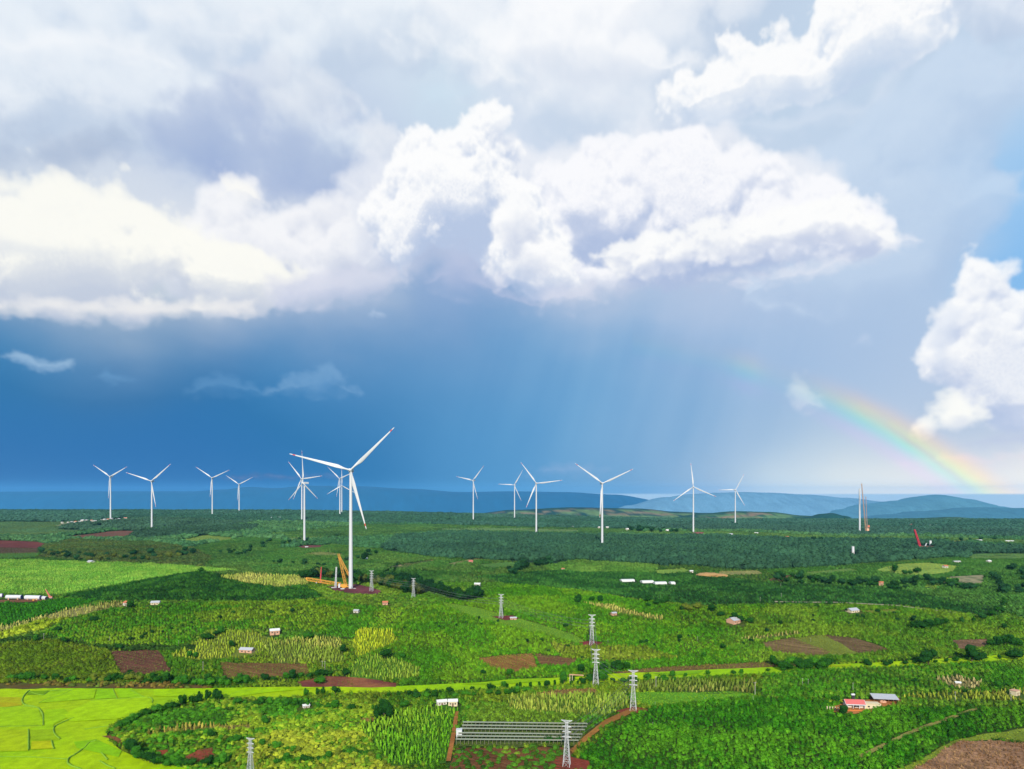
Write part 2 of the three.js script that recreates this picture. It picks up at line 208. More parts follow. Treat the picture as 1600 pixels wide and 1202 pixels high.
  cloud({ at: [[1418, 678], [1432, 650], [1460, 618], [1500, 602], [1542, 616], [1552, 655], [1510, 672], [1460, 680]], lit: 'fffffa', dark: 'd0d8ea', size: 1.8, rag: 0.6, hard: 1, round: 2, thick: 0.97, base: 0.5, fade: 0.5, seed: 95, glow: 1.15 });
  cloud({ at: [[1500, 695], [1560, 672], [1640, 668], [1640, 705], [1560, 706]], lit: 'b4c2e0', dark: '98add6', size: 1.5, rag: 0.6, hard: 0.8, thick: 0.75, seed: 96 });
  cloud({ at: [[1400, 724], [1480, 708], [1560, 710], [1640, 704], [1640, 732], [1520, 730], [1440, 734]], lit: 'dfd6e4', dark: 'c4c8e0', size: 1.2, rag: 0.9, hard: 0.8, thick: 0.6, seed: 97 });
  // scraps under the storm
  cloud({ at: [[1225, 600], [1240, 590], [1262, 590], [1285, 612], [1292, 640], [1250, 650], [1235, 625]], lit: 'dfe8f0', dark: 'b0c4e2', size: 1.4, rag: 0.7, hard: 0.8, thick: 0.62, base: 0.05, fade: 1.2, seed: 101 });
  cloud({ at: [[1335, 540], [1345, 515], [1362, 522], [1366, 542]], lit: 'cddaf0', dark: 'b4c6e4', size: 0.9, rag: 0.9, thick: 0.4, seed: 102 });
  cloud({ at: [[2, 560], [18, 546], [40, 546], [60, 560], [90, 564], [122, 560], [112, 580], [70, 584], [30, 574]], lit: '9fc0de', dark: '5c97c8', size: 1, rag: 0.8, hard: 1.5, thick: 0.8, seed: 103 });
  cloud({ at: [[410, 622], [440, 590], [480, 575], [520, 568], [540, 590], [575, 618], [500, 626]], lit: '82aed6', dark: '4888c0', size: 1.4, rag: 0.9, hard: 1, thick: 0.55, base: 0.1, fade: 1.5, seed: 105 });
  cloud({ at: [[280, 620], [310, 592], [340, 580], [400, 600], [420, 622]], lit: '6a9ecc', dark: '4282bd', size: 1.3, rag: 0.9, hard: 0.7, thick: 0.5, base: 0.1, fade: 1.5, seed: 107 });
  cloud({ at: [[135, 592], [165, 578], [200, 588], [220, 598], [170, 602]], lit: '6fa2cf', dark: '4a88c0', size: 1.1, rag: 0.9, thick: 0.5, seed: 109 });
  cloud({ at: [[572, 494], [582, 484], [602, 488], [606, 497], [590, 500]], lit: 'b9cce6', dark: '86abd4', size: 0.8, rag: 0.7, hard: 1.5, thick: 0.7, seed: 111 });
  cloud({ at: [[330, 750], [380, 739], [430, 741], [520, 738], [560, 748], [420, 752]], lit: '96a2ce', dark: '5c8ac4', size: 0.9, rag: 0.5, thick: 0.45, seed: 113 });
  cloud({ at: [[800, 745], [860, 722], [900, 722], [960, 730], [940, 748]], lit: '9fb8dc', dark: '7ca7d4', size: 1.3, rag: 0.8, hard: 0.5, thick: 0.5, seed: 115 });
  // ---- rain: slanting shafts, lighter and darker ----
  for (let row = Math.floor(90 * ppd) - 6; row < (90 + 22) * ppd; row++) for (let col = Math.floor((90 - 50) * ppd); col < (90 + 86) * ppd; col++) {
    const az = (col + 0.5) / ppd - 90, el = (row + 0.5) / ppd - 90, o = (row * W + col) * 4, s = az - el * 0.3;
    const m = sstep(-16, 0, s) * (1 - sstep(14, 24, s)) * (1 - sstep(11, 17, el)) * sstep(0.5, 5, el);
    const pale = sstep(8, 30, az) * (1 - sstep(60, 85, az)) * Math.exp(-Math.max(0, el) / 2.6); for (let c = 0; c < 3; c++) data[o + c] += pale * [0.42, 0.34, 0.2][c];   // sunlit rain haze low at the right
    const v = m * (0.27 * fbm(s * 0.3, el * 0.04, 2, 61) + 0.1 * fbm(s * 1.1, el * 0.05, 2, 63));
    for (let c = 0; c < 3; c++) data[o + c] *= 1 + v * [0.5, 0.26, 0.12][c];
    // ---- the rainbow: red outside at 42.4 degrees, violet inside ----
    const d = dir(az, el), r = Math.acos(d[0] * anti[0] + d[1] * anti[1] + d[2] * anti[2]) / DEG, x = (r - 41.55) / 1.0;
    if (Math.abs(x) < 2.2 && az > 10) {
      const px = 800 + LENS * Math.tan(az * DEG), k = (sstep(1215, 1400, px) * (1 + 0.5 * sstep(1460, 1560, px)) + 0.3 * Math.exp(-(((px - 1165) / 26) ** 2)) + 0.06) * (0.9 + 0.25 * fbm(az * 0.6, el * 0.6, 3, 71));
      const hump = (c, wd) => Math.exp(-(((x - c) / wd) ** 2));
      data[o] += k * 0.75 * (0.2 * hump(0.85, 0.6) + 0.09 * hump(0.3, 0.5) - 0.16 * hump(-0.35, 0.45) + 0.06 * hump(-1.3, 0.5));
      data[o + 1] += k * (0.02 * hump(0.75, 0.5) + 0.1 * hump(0.2, 0.5) + 0.075 * hump(-0.35, 0.5) - 0.03 * hump(-1.3, 0.5));
      data[o + 2] += k * (-0.16 * hump(0.6, 0.65) - 0.05 * hump(0.1, 0.4) + 0.03 * hump(-0.7, 0.4) + 0.05 * hump(-1.3, 0.5));
    }
  }
  for (let i = 0; i < data.length; i += 4) for (let c = 0; c < 3; c++) data[i + c] = Math.max(0.002, data[i + c]) * gain;
  return { data, W, H };
}
{
  const s = makeSky(4096, 1 / 1.5), t = new THREE.DataTexture(s.data, s.W, s.H, THREE.RGBAFormat, THREE.FloatType);
  t.mapping = THREE.EquirectangularReflectionMapping; t.magFilter = THREE.LinearFilter; t.minFilter = THREE.LinearFilter; t.needsUpdate = true;
  scene.background = t; scene.environment = t;
}
const sun = new THREE.DirectionalLight(new THREE.Color(1, 0.94, 0.84), 3.9);
sun.position.set(Math.sin(SUN_AZ * DEG) * Math.cos(SUN_UP * DEG), Math.sin(SUN_UP * DEG), -Math.cos(SUN_AZ * DEG) * Math.cos(SUN_UP * DEG)).multiplyScalar(3000);
sun.castShadow = true; sun.shadow.mapSize.set(4096, 4096);
Object.assign(sun.shadow.camera, { left: -2500, right: 2500, top: 2500, bottom: -2500, near: 10, far: 9000 });
scene.add(sun, sun.target);
scene.fog = new THREE.FogExp2(new THREE.Color(0.16, 0.56, 1), 0.000022);

// ---------- naming ----------
const used = new Map();
const numbered = (n) => { const k = used.get(n) ?? 0; used.set(n, k + 1); return k ? `${n}_${String(k).padStart(3, '0')}` : n; };
function tag(o, label, category, group, kind) { if (label) o.userData.label = label; if (category) o.userData.category = category; if (group) o.userData.group = group; if (kind) o.userData.kind = kind; return o; }
function thing(name, label, category, pos = [0, 0, 0], turn = 0, group, kind) { const o = new THREE.Group(); o.name = numbered(name); o.position.set(...pos); o.rotation.y = turn; scene.add(o); return tag(o, label, category, group, kind); }
function part(name, geo, mat, parent) { const m = new THREE.Mesh(Array.isArray(geo) ? mergeGeometries(geo.map(plain)) : geo, mat); m.name = name; m.castShadow = m.receiveShadow = true; parent.add(m); return m; }
function solo(name, geo, mat, label, category, group, kind) { const m = part(numbered(name), geo, mat, scene); return tag(m, label, category, group, kind); }
function plain(g) { g = g.index ? g.toNonIndexed() : g; for (const k of Object.keys(g.attributes)) if (!['position', 'normal', 'uv'].includes(k)) g.deleteAttribute(k); if (!g.attributes.uv) g.setAttribute('uv', new THREE.BufferAttribute(new Float32Array(g.attributes.position.count * 2), 2)); return g; }
let seed = 12345;
const rnd = () => { seed = (seed + 0x6d2b79f5) | 0; let t = Math.imul(seed ^ (seed >>> 15), 1 | seed); t = (t + Math.imul(t ^ (t >>> 7), 61 | t)) ^ t; return ((t ^ (t >>> 14)) >>> 0) / 4294967296; };
const rr = (a, b) => a + (b - a) * rnd();
const box = (w, h, d, x = 0, y = 0, z = 0) => new THREE.BoxGeometry(w, h, d).translate(x, y, z);
const V = (x, y, z) => new THREE.Vector3(x, y, z);
function bar(a, b, w, d = w) { const l = a.distanceTo(b), g = new THREE.BoxGeometry(w, l, d); g.applyQuaternion(new THREE.Quaternion().setFromUnitVectors(V(0, 1, 0), b.clone().sub(a).divideScalar(l))); const m = a.clone().add(b).multiplyScalar(0.5); return g.translate(m.x, m.y, m.z); }
const rod = (a, b, r, r2 = r, n = 6) => { const l = a.distanceTo(b), g = new THREE.CylinderGeometry(r2, r, l, n); g.applyQuaternion(new THREE.Quaternion().setFromUnitVectors(V(0, 1, 0), b.clone().sub(a).divideScalar(l))); const m = a.clone().add(b).multiplyScalar(0.5); return g.translate(m.x, m.y, m.z); };
const paint = (c, roughness = 0.55, metalness = 0, k = 1) => { const l = hexLin(c); return new THREE.MeshStandardMaterial({ color: new THREE.Color().setRGB(l[0] * k, l[1] * k, l[2] * k), roughness, metalness }); };

// ---------- the lie of the land ----------
const KD = [150, 250, 325, 400, 460, 530, 590, 660, 750, 900, 1250, 1700, 2100, 2500, 3000, 3600, 4500, 6000, 9000, 20000, 110000];
const KL = [150, 137, 130.5, 130, 130, 124, 115, 107.5, 104, 102, 99, 95, 82, 78, 80, 97, 150, 245, 385, 880, 5000];
const KR = [150, 141, 131.5, 126, 127, 128, 122, 115, 110, 105, 106, 108, 112, 115, 120, 144, 194, 270, 405, 900, 5000];
function knots(a, d) { const l = Math.log(clamp(d, KD[0], KD[KD.length - 1])); let i = 0; while (i < KD.length - 2 && KD[i + 1] < d) i++; const x0 = Math.log(KD[i]), x1 = Math.log(KD[i + 1]), t = clamp((l - x0) / (x1 - x0)), p0 = a[Math.max(0, i - 1)], p1 = a[i], p2 = a[i + 1], p3 = a[Math.min(a.length - 1, i + 2)], m1 = (p2 - p0) / 2, m2 = (p3 - p1) / 2; return (2 * t ** 3 - 3 * t * t + 1) * p1 + (t ** 3 - 2 * t * t + t) * m1 * 0.7 + (3 * t * t - 2 * t ** 3) * p2 + (t ** 3 - t * t) * m2 * 0.7; }
function landY(x, z) {
  const r = Math.hypot(x, z), d0 = -z, a = 0.5 * r, q = sstep(-60, 60, d0 - a), D = mix(a, d0, q), u = clamp(x / Math.max(D, 1), -1.2, 1.2), t = sstep(-0.4, 0.4, u);
  let drop = mix(knots(KL, D), knots(KR, D), t);
  const paddy = sstep(-0.3, -0.42, u) * (1 - sstep(455, 500, D));
  drop -= (1 - paddy) * fbm(x / 170, z / 170, 3, 201) * mix(1.6, 5, sstep(500, 1500, D)) * (1 - 0.6 * sstep(2200, 3000, D));
  return EYE - drop;
}
function at(px, py) {                                  // the point of the land that stands at this place of a 1600 x 1202 picture
  const u = (px - 800) / LENS; let lo = 180, hi = 0;
  for (let D = 190; D < 12000; D *= 1.006) { if (HORIZON + LENS * (EYE - landY(u * D, -D)) / D <= py) { hi = D; break; } lo = D; }
  if (!hi) hi = lo;
  for (let i = 0; i < 14; i++) { const m = (lo + hi) / 2; if (HORIZON + LENS * (EYE - landY(u * m, -m)) / m <= py) hi = m; else lo = m; }
  return [u * hi, landY(u * hi, -hi), -hi];
}
const onLand = (px, D) => { const x = ((px - 800) / LENS) * D; return [x, landY(x, -D), -D]; };

// ---------- surfaces ----------
function noiseTexture(n, f, { srgb = false } = {}) { const d = new Uint8Array(n * n * 4); for (let j = 0; j < n; j++) for (let i = 0; i < n; i++) { const v = clamp(f(i / n, j / n)) * 255, k = (j * n + i) * 4; d[k] = d[k + 1] = d[k + 2] = v; d[k + 3] = 255; } const t = new THREE.DataTexture(d, n, n); t.wrapS = t.wrapT = THREE.RepeatWrapping; t.magFilter = THREE.LinearFilter; t.minFilter = THREE.LinearMipmapLinearFilter; t.needsUpdate = true; if (srgb) t.colorSpace = THREE.SRGBColorSpace; return t; }
function wrapNoise(u, v, cells, s) { const x = u * cells, y = v * cells, ix = Math.floor(x), iy = Math.floor(y), fx = x - ix, fy = y - iy, a = fx * fx * (3 - 2 * fx), b = fy * fy * (3 - 2 * fy), h = (i, j) => hash2(((i % cells) + cells) % cells, ((j % cells) + cells) % cells, s); return mix(mix(h(ix, iy), h(ix + 1, iy), a), mix(h(ix, iy + 1), h(ix + 1, iy + 1), a), b); }
const grain = noiseTexture(512, (u, v) => 0.55 + 0.5 * (0.4 * wrapNoise(u, v, 8, 1) + 0.3 * wrapNoise(u, v, 31, 2) + 0.25 * wrapNoise(u, v, 97, 3) + 0.25 * wrapNoise(u, v, 256, 4)) - 0.1);
const lumps = noiseTexture(512, (u, v) => 0.5 * wrapNoise(u, v, 64, 5) + 0.35 * wrapNoise(u, v, 160, 6) + 0.15 * wrapNoise(u, v, 300, 7));
const landMat = new THREE.MeshPhysicalMaterial({ vertexColors: true, roughness: 0.95, map: grain, bumpMap: lumps, bumpScale: 0.35, specularIntensity: 0.2 });
const riceMat = new THREE.MeshPhysicalMaterial({ vertexColors: true, roughness: 0.85, map: grain, bumpMap: lumps, bumpScale: 0.12, specularIntensity: 0.15 });
const SHINE = 0.78;                                    // from the tones wanted in the picture to surface colours
const tone = (h, k = SHINE) => hexLin(h).map((c) => c * k);

// the ground: one sheet from under the viewer to the horizon
{
  const A = [], R = [0.5];
  for (let a = -180; a < -50; a += 5) A.push(a); for (let a = -50; a < 50; a += 0.3) A.push(a); for (let a = 50; a <= 180; a += 5) A.push(a);
  while (R[R.length - 1] < 13000) { const r = R[R.length - 1]; R.push(r + Math.max(r < 200 ? 8 : 3, r * (r < 3500 ? 0.012 : 0.06))); }
  const na = A.length, nr = R.length, pos = new Float32Array(na * nr * 3), col = new Float32Array(na * nr * 3), uv = new Float32Array(na * nr * 2), idx = [];
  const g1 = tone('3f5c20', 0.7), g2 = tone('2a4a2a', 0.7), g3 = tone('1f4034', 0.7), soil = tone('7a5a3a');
  for (let j = 0; j < nr; j++) for (let i = 0; i < na; i++) {
    const k = j * na + i, a = A[i] * DEG, x = Math.sin(a) * R[j], z = -Math.cos(a) * R[j]; pos.set([x, landY(x, z), z], k * 3); uv.set([x / 60, z / 60], k * 2);
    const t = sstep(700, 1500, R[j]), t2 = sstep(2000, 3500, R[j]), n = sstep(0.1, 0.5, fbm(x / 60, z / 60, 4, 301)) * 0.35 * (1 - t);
    const dry = sstep(9000, 16000, R[j]) * sstep(14, 30, A[i]), pale = [0.34, 0.46, 0.46]; for (let c = 0; c < 3; c++) col[k * 3 + c] = mix(mix(mix(mix(g1[c], g2[c], t), g3[c], t2), soil[c], n), pale[c], dry) * (1 + 0.2 * fbm(x / 25, z / 25, 3, 305));  // dry weights a bright haze tint painted into the far right ground
  }
  for (let j = 0; j < nr - 1; j++) for (let i = 0; i < na - 1; i++) { const a = j * na + i, b = a + 1, c = a + na, d = c + 1; idx.push(a, b, c, b, d, c); }
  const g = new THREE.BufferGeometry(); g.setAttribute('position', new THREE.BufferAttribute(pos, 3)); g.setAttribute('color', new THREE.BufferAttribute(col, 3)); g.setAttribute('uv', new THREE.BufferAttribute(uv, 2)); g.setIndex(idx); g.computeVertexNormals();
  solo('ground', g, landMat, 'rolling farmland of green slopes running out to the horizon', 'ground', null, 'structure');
}

// ---------- far hills ----------
function hill(label, pts, depth, thick, color, opt = {}) {      // a ridge along a skyline, with real slopes to the front and the back
  const nx = opt.nx ?? 160, nz = 26, x0 = pts[0][0], x1 = pts[pts.length - 1][0], pos = [], col = [], uv = [], idx = [], base = depth * 0.047 + 70, c0 = tone(color, 1), c1 = tone(opt.patch ?? color, 1), c2 = tone(opt.patch2 ?? opt.patch ?? color, 1);
  const top = (px) => { let i = 0; while (i < pts.length - 2 && pts[i + 1][0] < px) i++; const t = clamp((px - pts[i][0]) / (pts[i + 1][0] - pts[i][0])), s = t * t * (3 - 2 * t); return mix(pts[i][1], pts[i + 1][1], s); };
  for (let j = 0; j <= nz; j++) for (let i = 0; i <= nx; i++) {
    const px = mix(x0, x1, i / nx), v = (j / nz) * 2 - 1, z = -depth - v * thick, x = ((px - 800) / LENS) * depth, crest = EYE + ((HORIZON - top(px)) * depth) / LENS;
    const prof = Math.pow(Math.cos(v * Math.PI / 2), opt.sharp ?? 1.2), gully = fbm(x / (depth * 0.02), z / (depth * 0.02), 5, opt.seed ?? 3) * (crest + base - EYE + 200) * (opt.rough ?? 0.06) * sstep(0, 0.4, Math.abs(v)), y = EYE - base + (crest - EYE + base) * prof + gully;
    pos.push(x, y, z); uv.push(x / 200, z / 200);
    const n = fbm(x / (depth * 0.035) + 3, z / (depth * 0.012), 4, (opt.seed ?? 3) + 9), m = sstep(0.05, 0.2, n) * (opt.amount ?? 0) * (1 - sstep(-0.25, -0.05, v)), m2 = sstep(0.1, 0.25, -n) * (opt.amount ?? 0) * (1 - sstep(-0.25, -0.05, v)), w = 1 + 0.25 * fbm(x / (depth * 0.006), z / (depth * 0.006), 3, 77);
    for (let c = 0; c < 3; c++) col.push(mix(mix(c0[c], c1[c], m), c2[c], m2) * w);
  }
  for (let j = 0; j < nz; j++) for (let i = 0; i < nx; i++) { const a = j * (nx + 1) + i, b = a + 1, c = a + nx + 1, d = c + 1; idx.push(a, b, c, b, d, c); }
  const g = new THREE.BufferGeometry(); g.setAttribute('position', new THREE.Float32BufferAttribute(pos, 3)); g.setAttribute('color', new THREE.Float32BufferAttribute(col, 3)); g.setAttribute('uv', new THREE.Float32BufferAttribute(uv, 2)); g.setIndex(idx); g.computeVertexNormals();
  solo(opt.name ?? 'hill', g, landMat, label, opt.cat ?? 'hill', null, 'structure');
}
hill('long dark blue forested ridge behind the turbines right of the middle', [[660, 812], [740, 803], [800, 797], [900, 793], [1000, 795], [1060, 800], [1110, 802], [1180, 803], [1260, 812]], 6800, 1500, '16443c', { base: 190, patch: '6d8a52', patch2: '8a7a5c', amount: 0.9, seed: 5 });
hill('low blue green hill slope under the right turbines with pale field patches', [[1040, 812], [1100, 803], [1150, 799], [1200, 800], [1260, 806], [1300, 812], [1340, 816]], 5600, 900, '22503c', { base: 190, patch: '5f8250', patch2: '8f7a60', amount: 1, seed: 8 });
hill('small rounded blue hill left of the unfinished tower', [[1240, 814], [1262, 808], [1285, 803], [1300, 802], [1318, 806], [1336, 813]], 5200, 330, '1e4a40', { base: 170, seed: 12 });
hill('low hill with pale brown fields right of the unfinished tower', [[1320, 817], [1370, 813], [1430, 810], [1490, 808], [1540, 812], [1620, 818]], 4700, 600, '2c5440', { base: 160, patch: '8c7a58', patch2: '6a8450', amount: 1, seed: 15 });
hill('pale faint mountain range behind the two right turbines', [[900, 812], [980, 790], [1040, 777], [1080, 772], [1120, 770], [1160, 769], [1200, 770], [1260, 773], [1320, 778], [1380, 784], [1440, 800], [1500, 810]], 20500, 3000, '6e94a8', { name: 'mountain', cat: 'mountain', rough: 0.08, seed: 37 });  // this and the next two ranges: distance haze put into the pale colours
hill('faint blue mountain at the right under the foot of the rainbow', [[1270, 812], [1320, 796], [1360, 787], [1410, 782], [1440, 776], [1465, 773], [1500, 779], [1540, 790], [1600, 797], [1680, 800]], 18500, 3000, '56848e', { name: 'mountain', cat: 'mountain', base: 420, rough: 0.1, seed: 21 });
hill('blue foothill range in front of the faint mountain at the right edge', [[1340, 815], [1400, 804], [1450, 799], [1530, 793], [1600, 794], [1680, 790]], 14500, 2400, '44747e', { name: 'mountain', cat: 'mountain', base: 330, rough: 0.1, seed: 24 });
hill('dark rain veiled mountains low behind the turbines at the left', [[-400, 770], [-200, 769], [0, 768.5], [120, 768], [240, 768], [300, 768], [350, 765], [390, 761], [430, 763], [480, 759], [560, 760], [640, 764], [720, 769], [800, 768], [880, 769], [960, 773], [1040, 784], [1120, 802], [1160, 812]], 22000, 3500, '145478', { name: 'mountain', cat: 'mountain', rough: 0.06, seed: 31, nx: 240 });  // bluish base colour carries painted haze, fading the range into the sky
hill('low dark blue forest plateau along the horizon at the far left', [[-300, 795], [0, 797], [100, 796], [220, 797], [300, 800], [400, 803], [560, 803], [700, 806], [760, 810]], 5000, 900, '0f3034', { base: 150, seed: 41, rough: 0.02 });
// ---------- plants that stand in masses ----------
function jitterBall(detail, amt, s, squash = 1) {         // an uneven leafy lump, its foot at 0
  const g = new THREE.IcosahedronGeometry(1, detail), p = g.attributes.position;
  for (let i = 0; i < p.count; i++) { const x = p.getX(i), y = p.getY(i), z = p.getZ(i), k = 1 + amt * (hash2(Math.round(x * 97), Math.round(y * 97) + Math.round(z * 97) * 31, s) - 0.5) * 2; p.setXYZ(i, x * k, (y * k) * squash, z * k); }
  g.translate(0, squash * 0.8, 0); g.computeVertexNormals(); return g;
}
function leafTuft(n, s, w, h) {                           // blades that rise from one foot
  const v = []; let q = s;
  const r = () => (q = (q * 16807) % 2147483647) / 2147483647;
  for (let i = 0; i < n; i++) { const a = r() * 6.283, l = h * (0.65 + 0.45 * r()), o = w * (0.35 + 0.65 * r()), c = Math.cos(a), b = Math.sin(a), t = w * 0.16; v.push(-b * t, 0, c * t, b * t, 0, -c * t, c * o * 0.5, l, b * o * 0.5, -b * t * 0.8 + c * o * 0.5, l * 0.9, c * t * 0.8 + b * o * 0.5, c * o * 0.5 + b * t, l * 0.86, b * o * 0.5 - c * t, c * o * 1.25, l * 0.62, b * o * 1.25); }
  const g = new THREE.BufferGeometry(); g.setAttribute('position', new THREE.Float32BufferAttribute(v, 3)); g.computeVertexNormals(); return plain(g);
}
function leafCloud(n, s, rx, ry, rz, size) {              // loose leaf clumps through the outer part of a crown
  const v = []; let q = s * 7919 + 11; const r = () => (q = (q * 16807) % 2147483647) / 2147483647;
  for (let i = 0; i < n; i++) {
    const a = r() * 6.283, y = r() * 1.9 - 0.9, m = Math.sqrt(Math.max(0, 1 - y * y)), k = 0.8 + 0.38 * r(), x0 = Math.cos(a) * m * rx * k, y0 = y * ry * k, z0 = Math.sin(a) * m * rz * k;
    for (let t = 0; t < 2; t++) { const e = () => (r() - 0.5) * 2 * size; v.push(x0 + e(), y0 + e() * 0.7, z0 + e(), x0 + e(), y0 + e() * 0.7, z0 + e(), x0 + e(), y0 + e() * 0.7, z0 + e()); }
  }
  const g = new THREE.BufferGeometry(); g.setAttribute('position', new THREE.Float32BufferAttribute(v, 3)); g.computeVertexNormals(); return plain(g);
}
const bushGeo = mergeGeometries([plain(jitterBall(1, 0.3, 3, 0.8)).scale(0.78, 0.85, 0.78), leafCloud(44, 5, 1, 0.85, 1, 0.3).translate(0, 0.7, 0)]);
const lowBushGeo = mergeGeometries([plain(jitterBall(1, 0.3, 8, 0.62)), plain(jitterBall(0, 0.3, 9, 0.6).scale(0.6, 0.6, 0.6).translate(0.7, 0.1, 0.3)), plain(jitterBall(0, 0.3, 10, 0.7).scale(0.55, 0.6, 0.55).translate(-0.6, 0.1, -0.4)), leafCloud(36, 12, 1.15, 0.7, 1.1, 0.3).translate(0, 0.6, 0)]);
const caneGeo = leafTuft(9, 91, 1, 1);
const postVineGeo = mergeGeometries([plain(jitterBall(1, 0.22, 21, 1).scale(0.3, 0.5, 0.3)), plain(jitterBall(0, 0.2, 22, 1).scale(0.22, 0.28, 0.22).translate(0.05, 0.62, 0)), leafCloud(14, 23, 0.3, 0.52, 0.3, 0.13).translate(0, 0.5, 0)]);
const bareCropGeo = leafTuft(6, 33, 0.8, 0.7);
const canopyGeo = mergeGeometries([plain(jitterBall(1, 0.22, 41, 0.9)), plain(jitterBall(1, 0.25, 42, 0.8).scale(0.62, 0.62, 0.62).translate(0.75, 0.3, 0.25)), plain(jitterBall(0, 0.25, 43, 0.8).scale(0.6, 0.65, 0.6).translate(-0.7, 0.25, -0.3)), leafCloud(48, 44, 1.2, 0.95, 1.15, 0.28).translate(0, 0.75, 0)]);
const KINDS = {   // geometry, half width, height scale, spacing between rows, spacing in the row, colours vary by
  coffee: { geo: bushGeo, w: 1.1, h: 1.3, rows: 2.8, step: 2.3, vary: 0.5 },
  scrub: { geo: lowBushGeo, w: 1.2, h: 1.3, rows: 2.3, step: 2.3, vary: 0.5, wild: 1 },
  cane: { geo: caneGeo, w: 1.1, h: 2.6, rows: 1.9, step: 1.7, vary: 0.35 },
  grass: { geo: caneGeo, w: 0.9, h: 0.6, rows: 1.9, step: 1.9, vary: 0.3, wild: 1 },
  pepper: { geo: postVineGeo, w: 1.6, h: 2.5, rows: 2.9, step: 2.6, vary: 0.55, under: 1 },
  sparse: { geo: bareCropGeo, w: 1.25, h: 1.1, rows: 2.6, step: 2.1, vary: 0.5 },
  dry: { geo: caneGeo, w: 0.9, h: 1.1, rows: 2, step: 1.8, vary: 0.45, wild: 1 },
  wood: { geo: canopyGeo, w: 3.1, h: 4.6, rows: 5.2, step: 4.6, vary: 0.35, wild: 1 },
  rubber: { geo: canopyGeo, w: 3.6, h: 5.2, rows: 6.4, step: 5.2, vary: 0.22 },
};
const leafMat = new THREE.MeshPhysicalMaterial({ roughness: 0.85, specularIntensity: 0.25, side: THREE.DoubleSide }), PLANT = 0.66;
const inside = (poly, x, z) => { let q = false; for (let i = 0, j = poly.length - 1; i < poly.length; j = i++) { const [x1, z1] = poly[j], [x2, z2] = poly[i]; if ((z1 > z) !== (z2 > z) && x < ((x2 - x1) * (z - z1)) / (z2 - z1) + x1) q = !q; } return q; };
const bounds = (p) => [Math.min(...p.map((q) => q[0])), Math.max(...p.map((q) => q[0])), Math.min(...p.map((q) => q[1])), Math.max(...p.map((q) => q[1]))];
const fieldList = [];
function patch(poly, lift, color, rough = 0.25, scale = 14, second) {   // a draped sheet: the outline cut into cells that follow the land
  const [x0, x1, z0, z1] = bounds(poly), D = -(z0 + z1) / 2, s = clamp(D / 55, 5, 45), pos = [], uv = [], col = [], idx = [], c2 = second ?? color;
  const cut = (pts, ax, v, keep) => { const out = []; for (let i = 0; i < pts.length; i++) { const a = pts[i], b = pts[(i + 1) % pts.length], ia = keep * (a[ax] - v) >= 0, ib = keep * (b[ax] - v) >= 0; if (ia) out.push(a); if (ia !== ib) { const t = (v - a[ax]) / (b[ax] - a[ax]); out.push([a[0] + (b[0] - a[0]) * t, a[1] + (b[1] - a[1]) * t]); } } return out; };
  for (let z = Math.floor(z0 / s) * s; z < z1; z += s) {
    const row = cut(cut(poly, 1, z, 1), 1, z + s, -1); if (row.length < 3) continue;
    for (let x = Math.floor(x0 / s) * s; x < x1; x += s) {
      const c = cut(cut(row, 0, x, 1), 0, x + s, -1); if (c.length < 3) continue;
      const pts = c.map((q) => new THREE.Vector2(q[0], q[1])); let area = 0; for (let i = 0; i < pts.length; i++) { const a = pts[i], b = pts[(i + 1) % pts.length]; area += a.x * b.y - b.x * a.y; } if (Math.abs(area) < 0.02) continue;
      const base = pos.length / 3;
      for (const [px, pz] of c) { const n = fbm(px / scale, pz / scale, 4, 401), k = 1 + rough * n, t = second ? sstep(-0.1, 0.35, fbm(px / scale / 1.7 + 9, pz / scale / 1.7, 3, 403)) : 0; pos.push(px, landY(px, pz) + lift, pz); uv.push(px / 25, pz / 25); for (let q = 0; q < 3; q++) col.push(mix(color[q], c2[q], t) * k); }
      for (const f of THREE.ShapeUtils.triangulateShape(area < 0 ? pts.slice().reverse() : pts, [])) { const m = (i) => base + (area < 0 ? c.length - 1 - i : i); idx.push(m(f[0]), m(f[2]), m(f[1])); }
    }
  }
  const g = new THREE.BufferGeometry(); g.setAttribute('position', new THREE.Float32BufferAttribute(pos, 3)); g.setAttribute('uv', new THREE.Float32BufferAttribute(uv, 2)); g.setAttribute('color', new THREE.Float32BufferAttribute(col, 3)); g.setIndex(idx); g.computeVertexNormals(); return g;
}
function smoothLine(pts, n = 8, closed = true) { const c = new THREE.CatmullRomCurve3(pts.map((p) => V(p[0], 0, p[1])), closed, 'centripetal', 0.4); return c.getPoints(pts.length * n).slice(0, closed ? -1 : undefined).map((p) => [p.x, p.z]); }
function ragged(poly) { const out = []; for (let i = 0; i < poly.length; i++) { const a = poly[i], b = poly[(i + 1) % poly.length], L = Math.hypot(b[0] - a[0], b[1] - a[1]), s = Math.max(6, -a[1] / 90), n = Math.max(1, Math.round(L / s)); for (let k = 0; k < n; k++) { const t = k / n, x = mix(a[0], b[0], t), z = mix(a[1], b[1], t), w = s * 0.3; out.push([x + w * fbm(x / s / 2, z / s / 2, 3, 801), z + w * 1.4 * fbm(x / s / 2 + 7, z / s / 2, 3, 803)]); } } return out; }
function ground2(pts) { return pts.map(([x, y]) => { const p = at(x, y); return [p[0], p[2]]; }); }
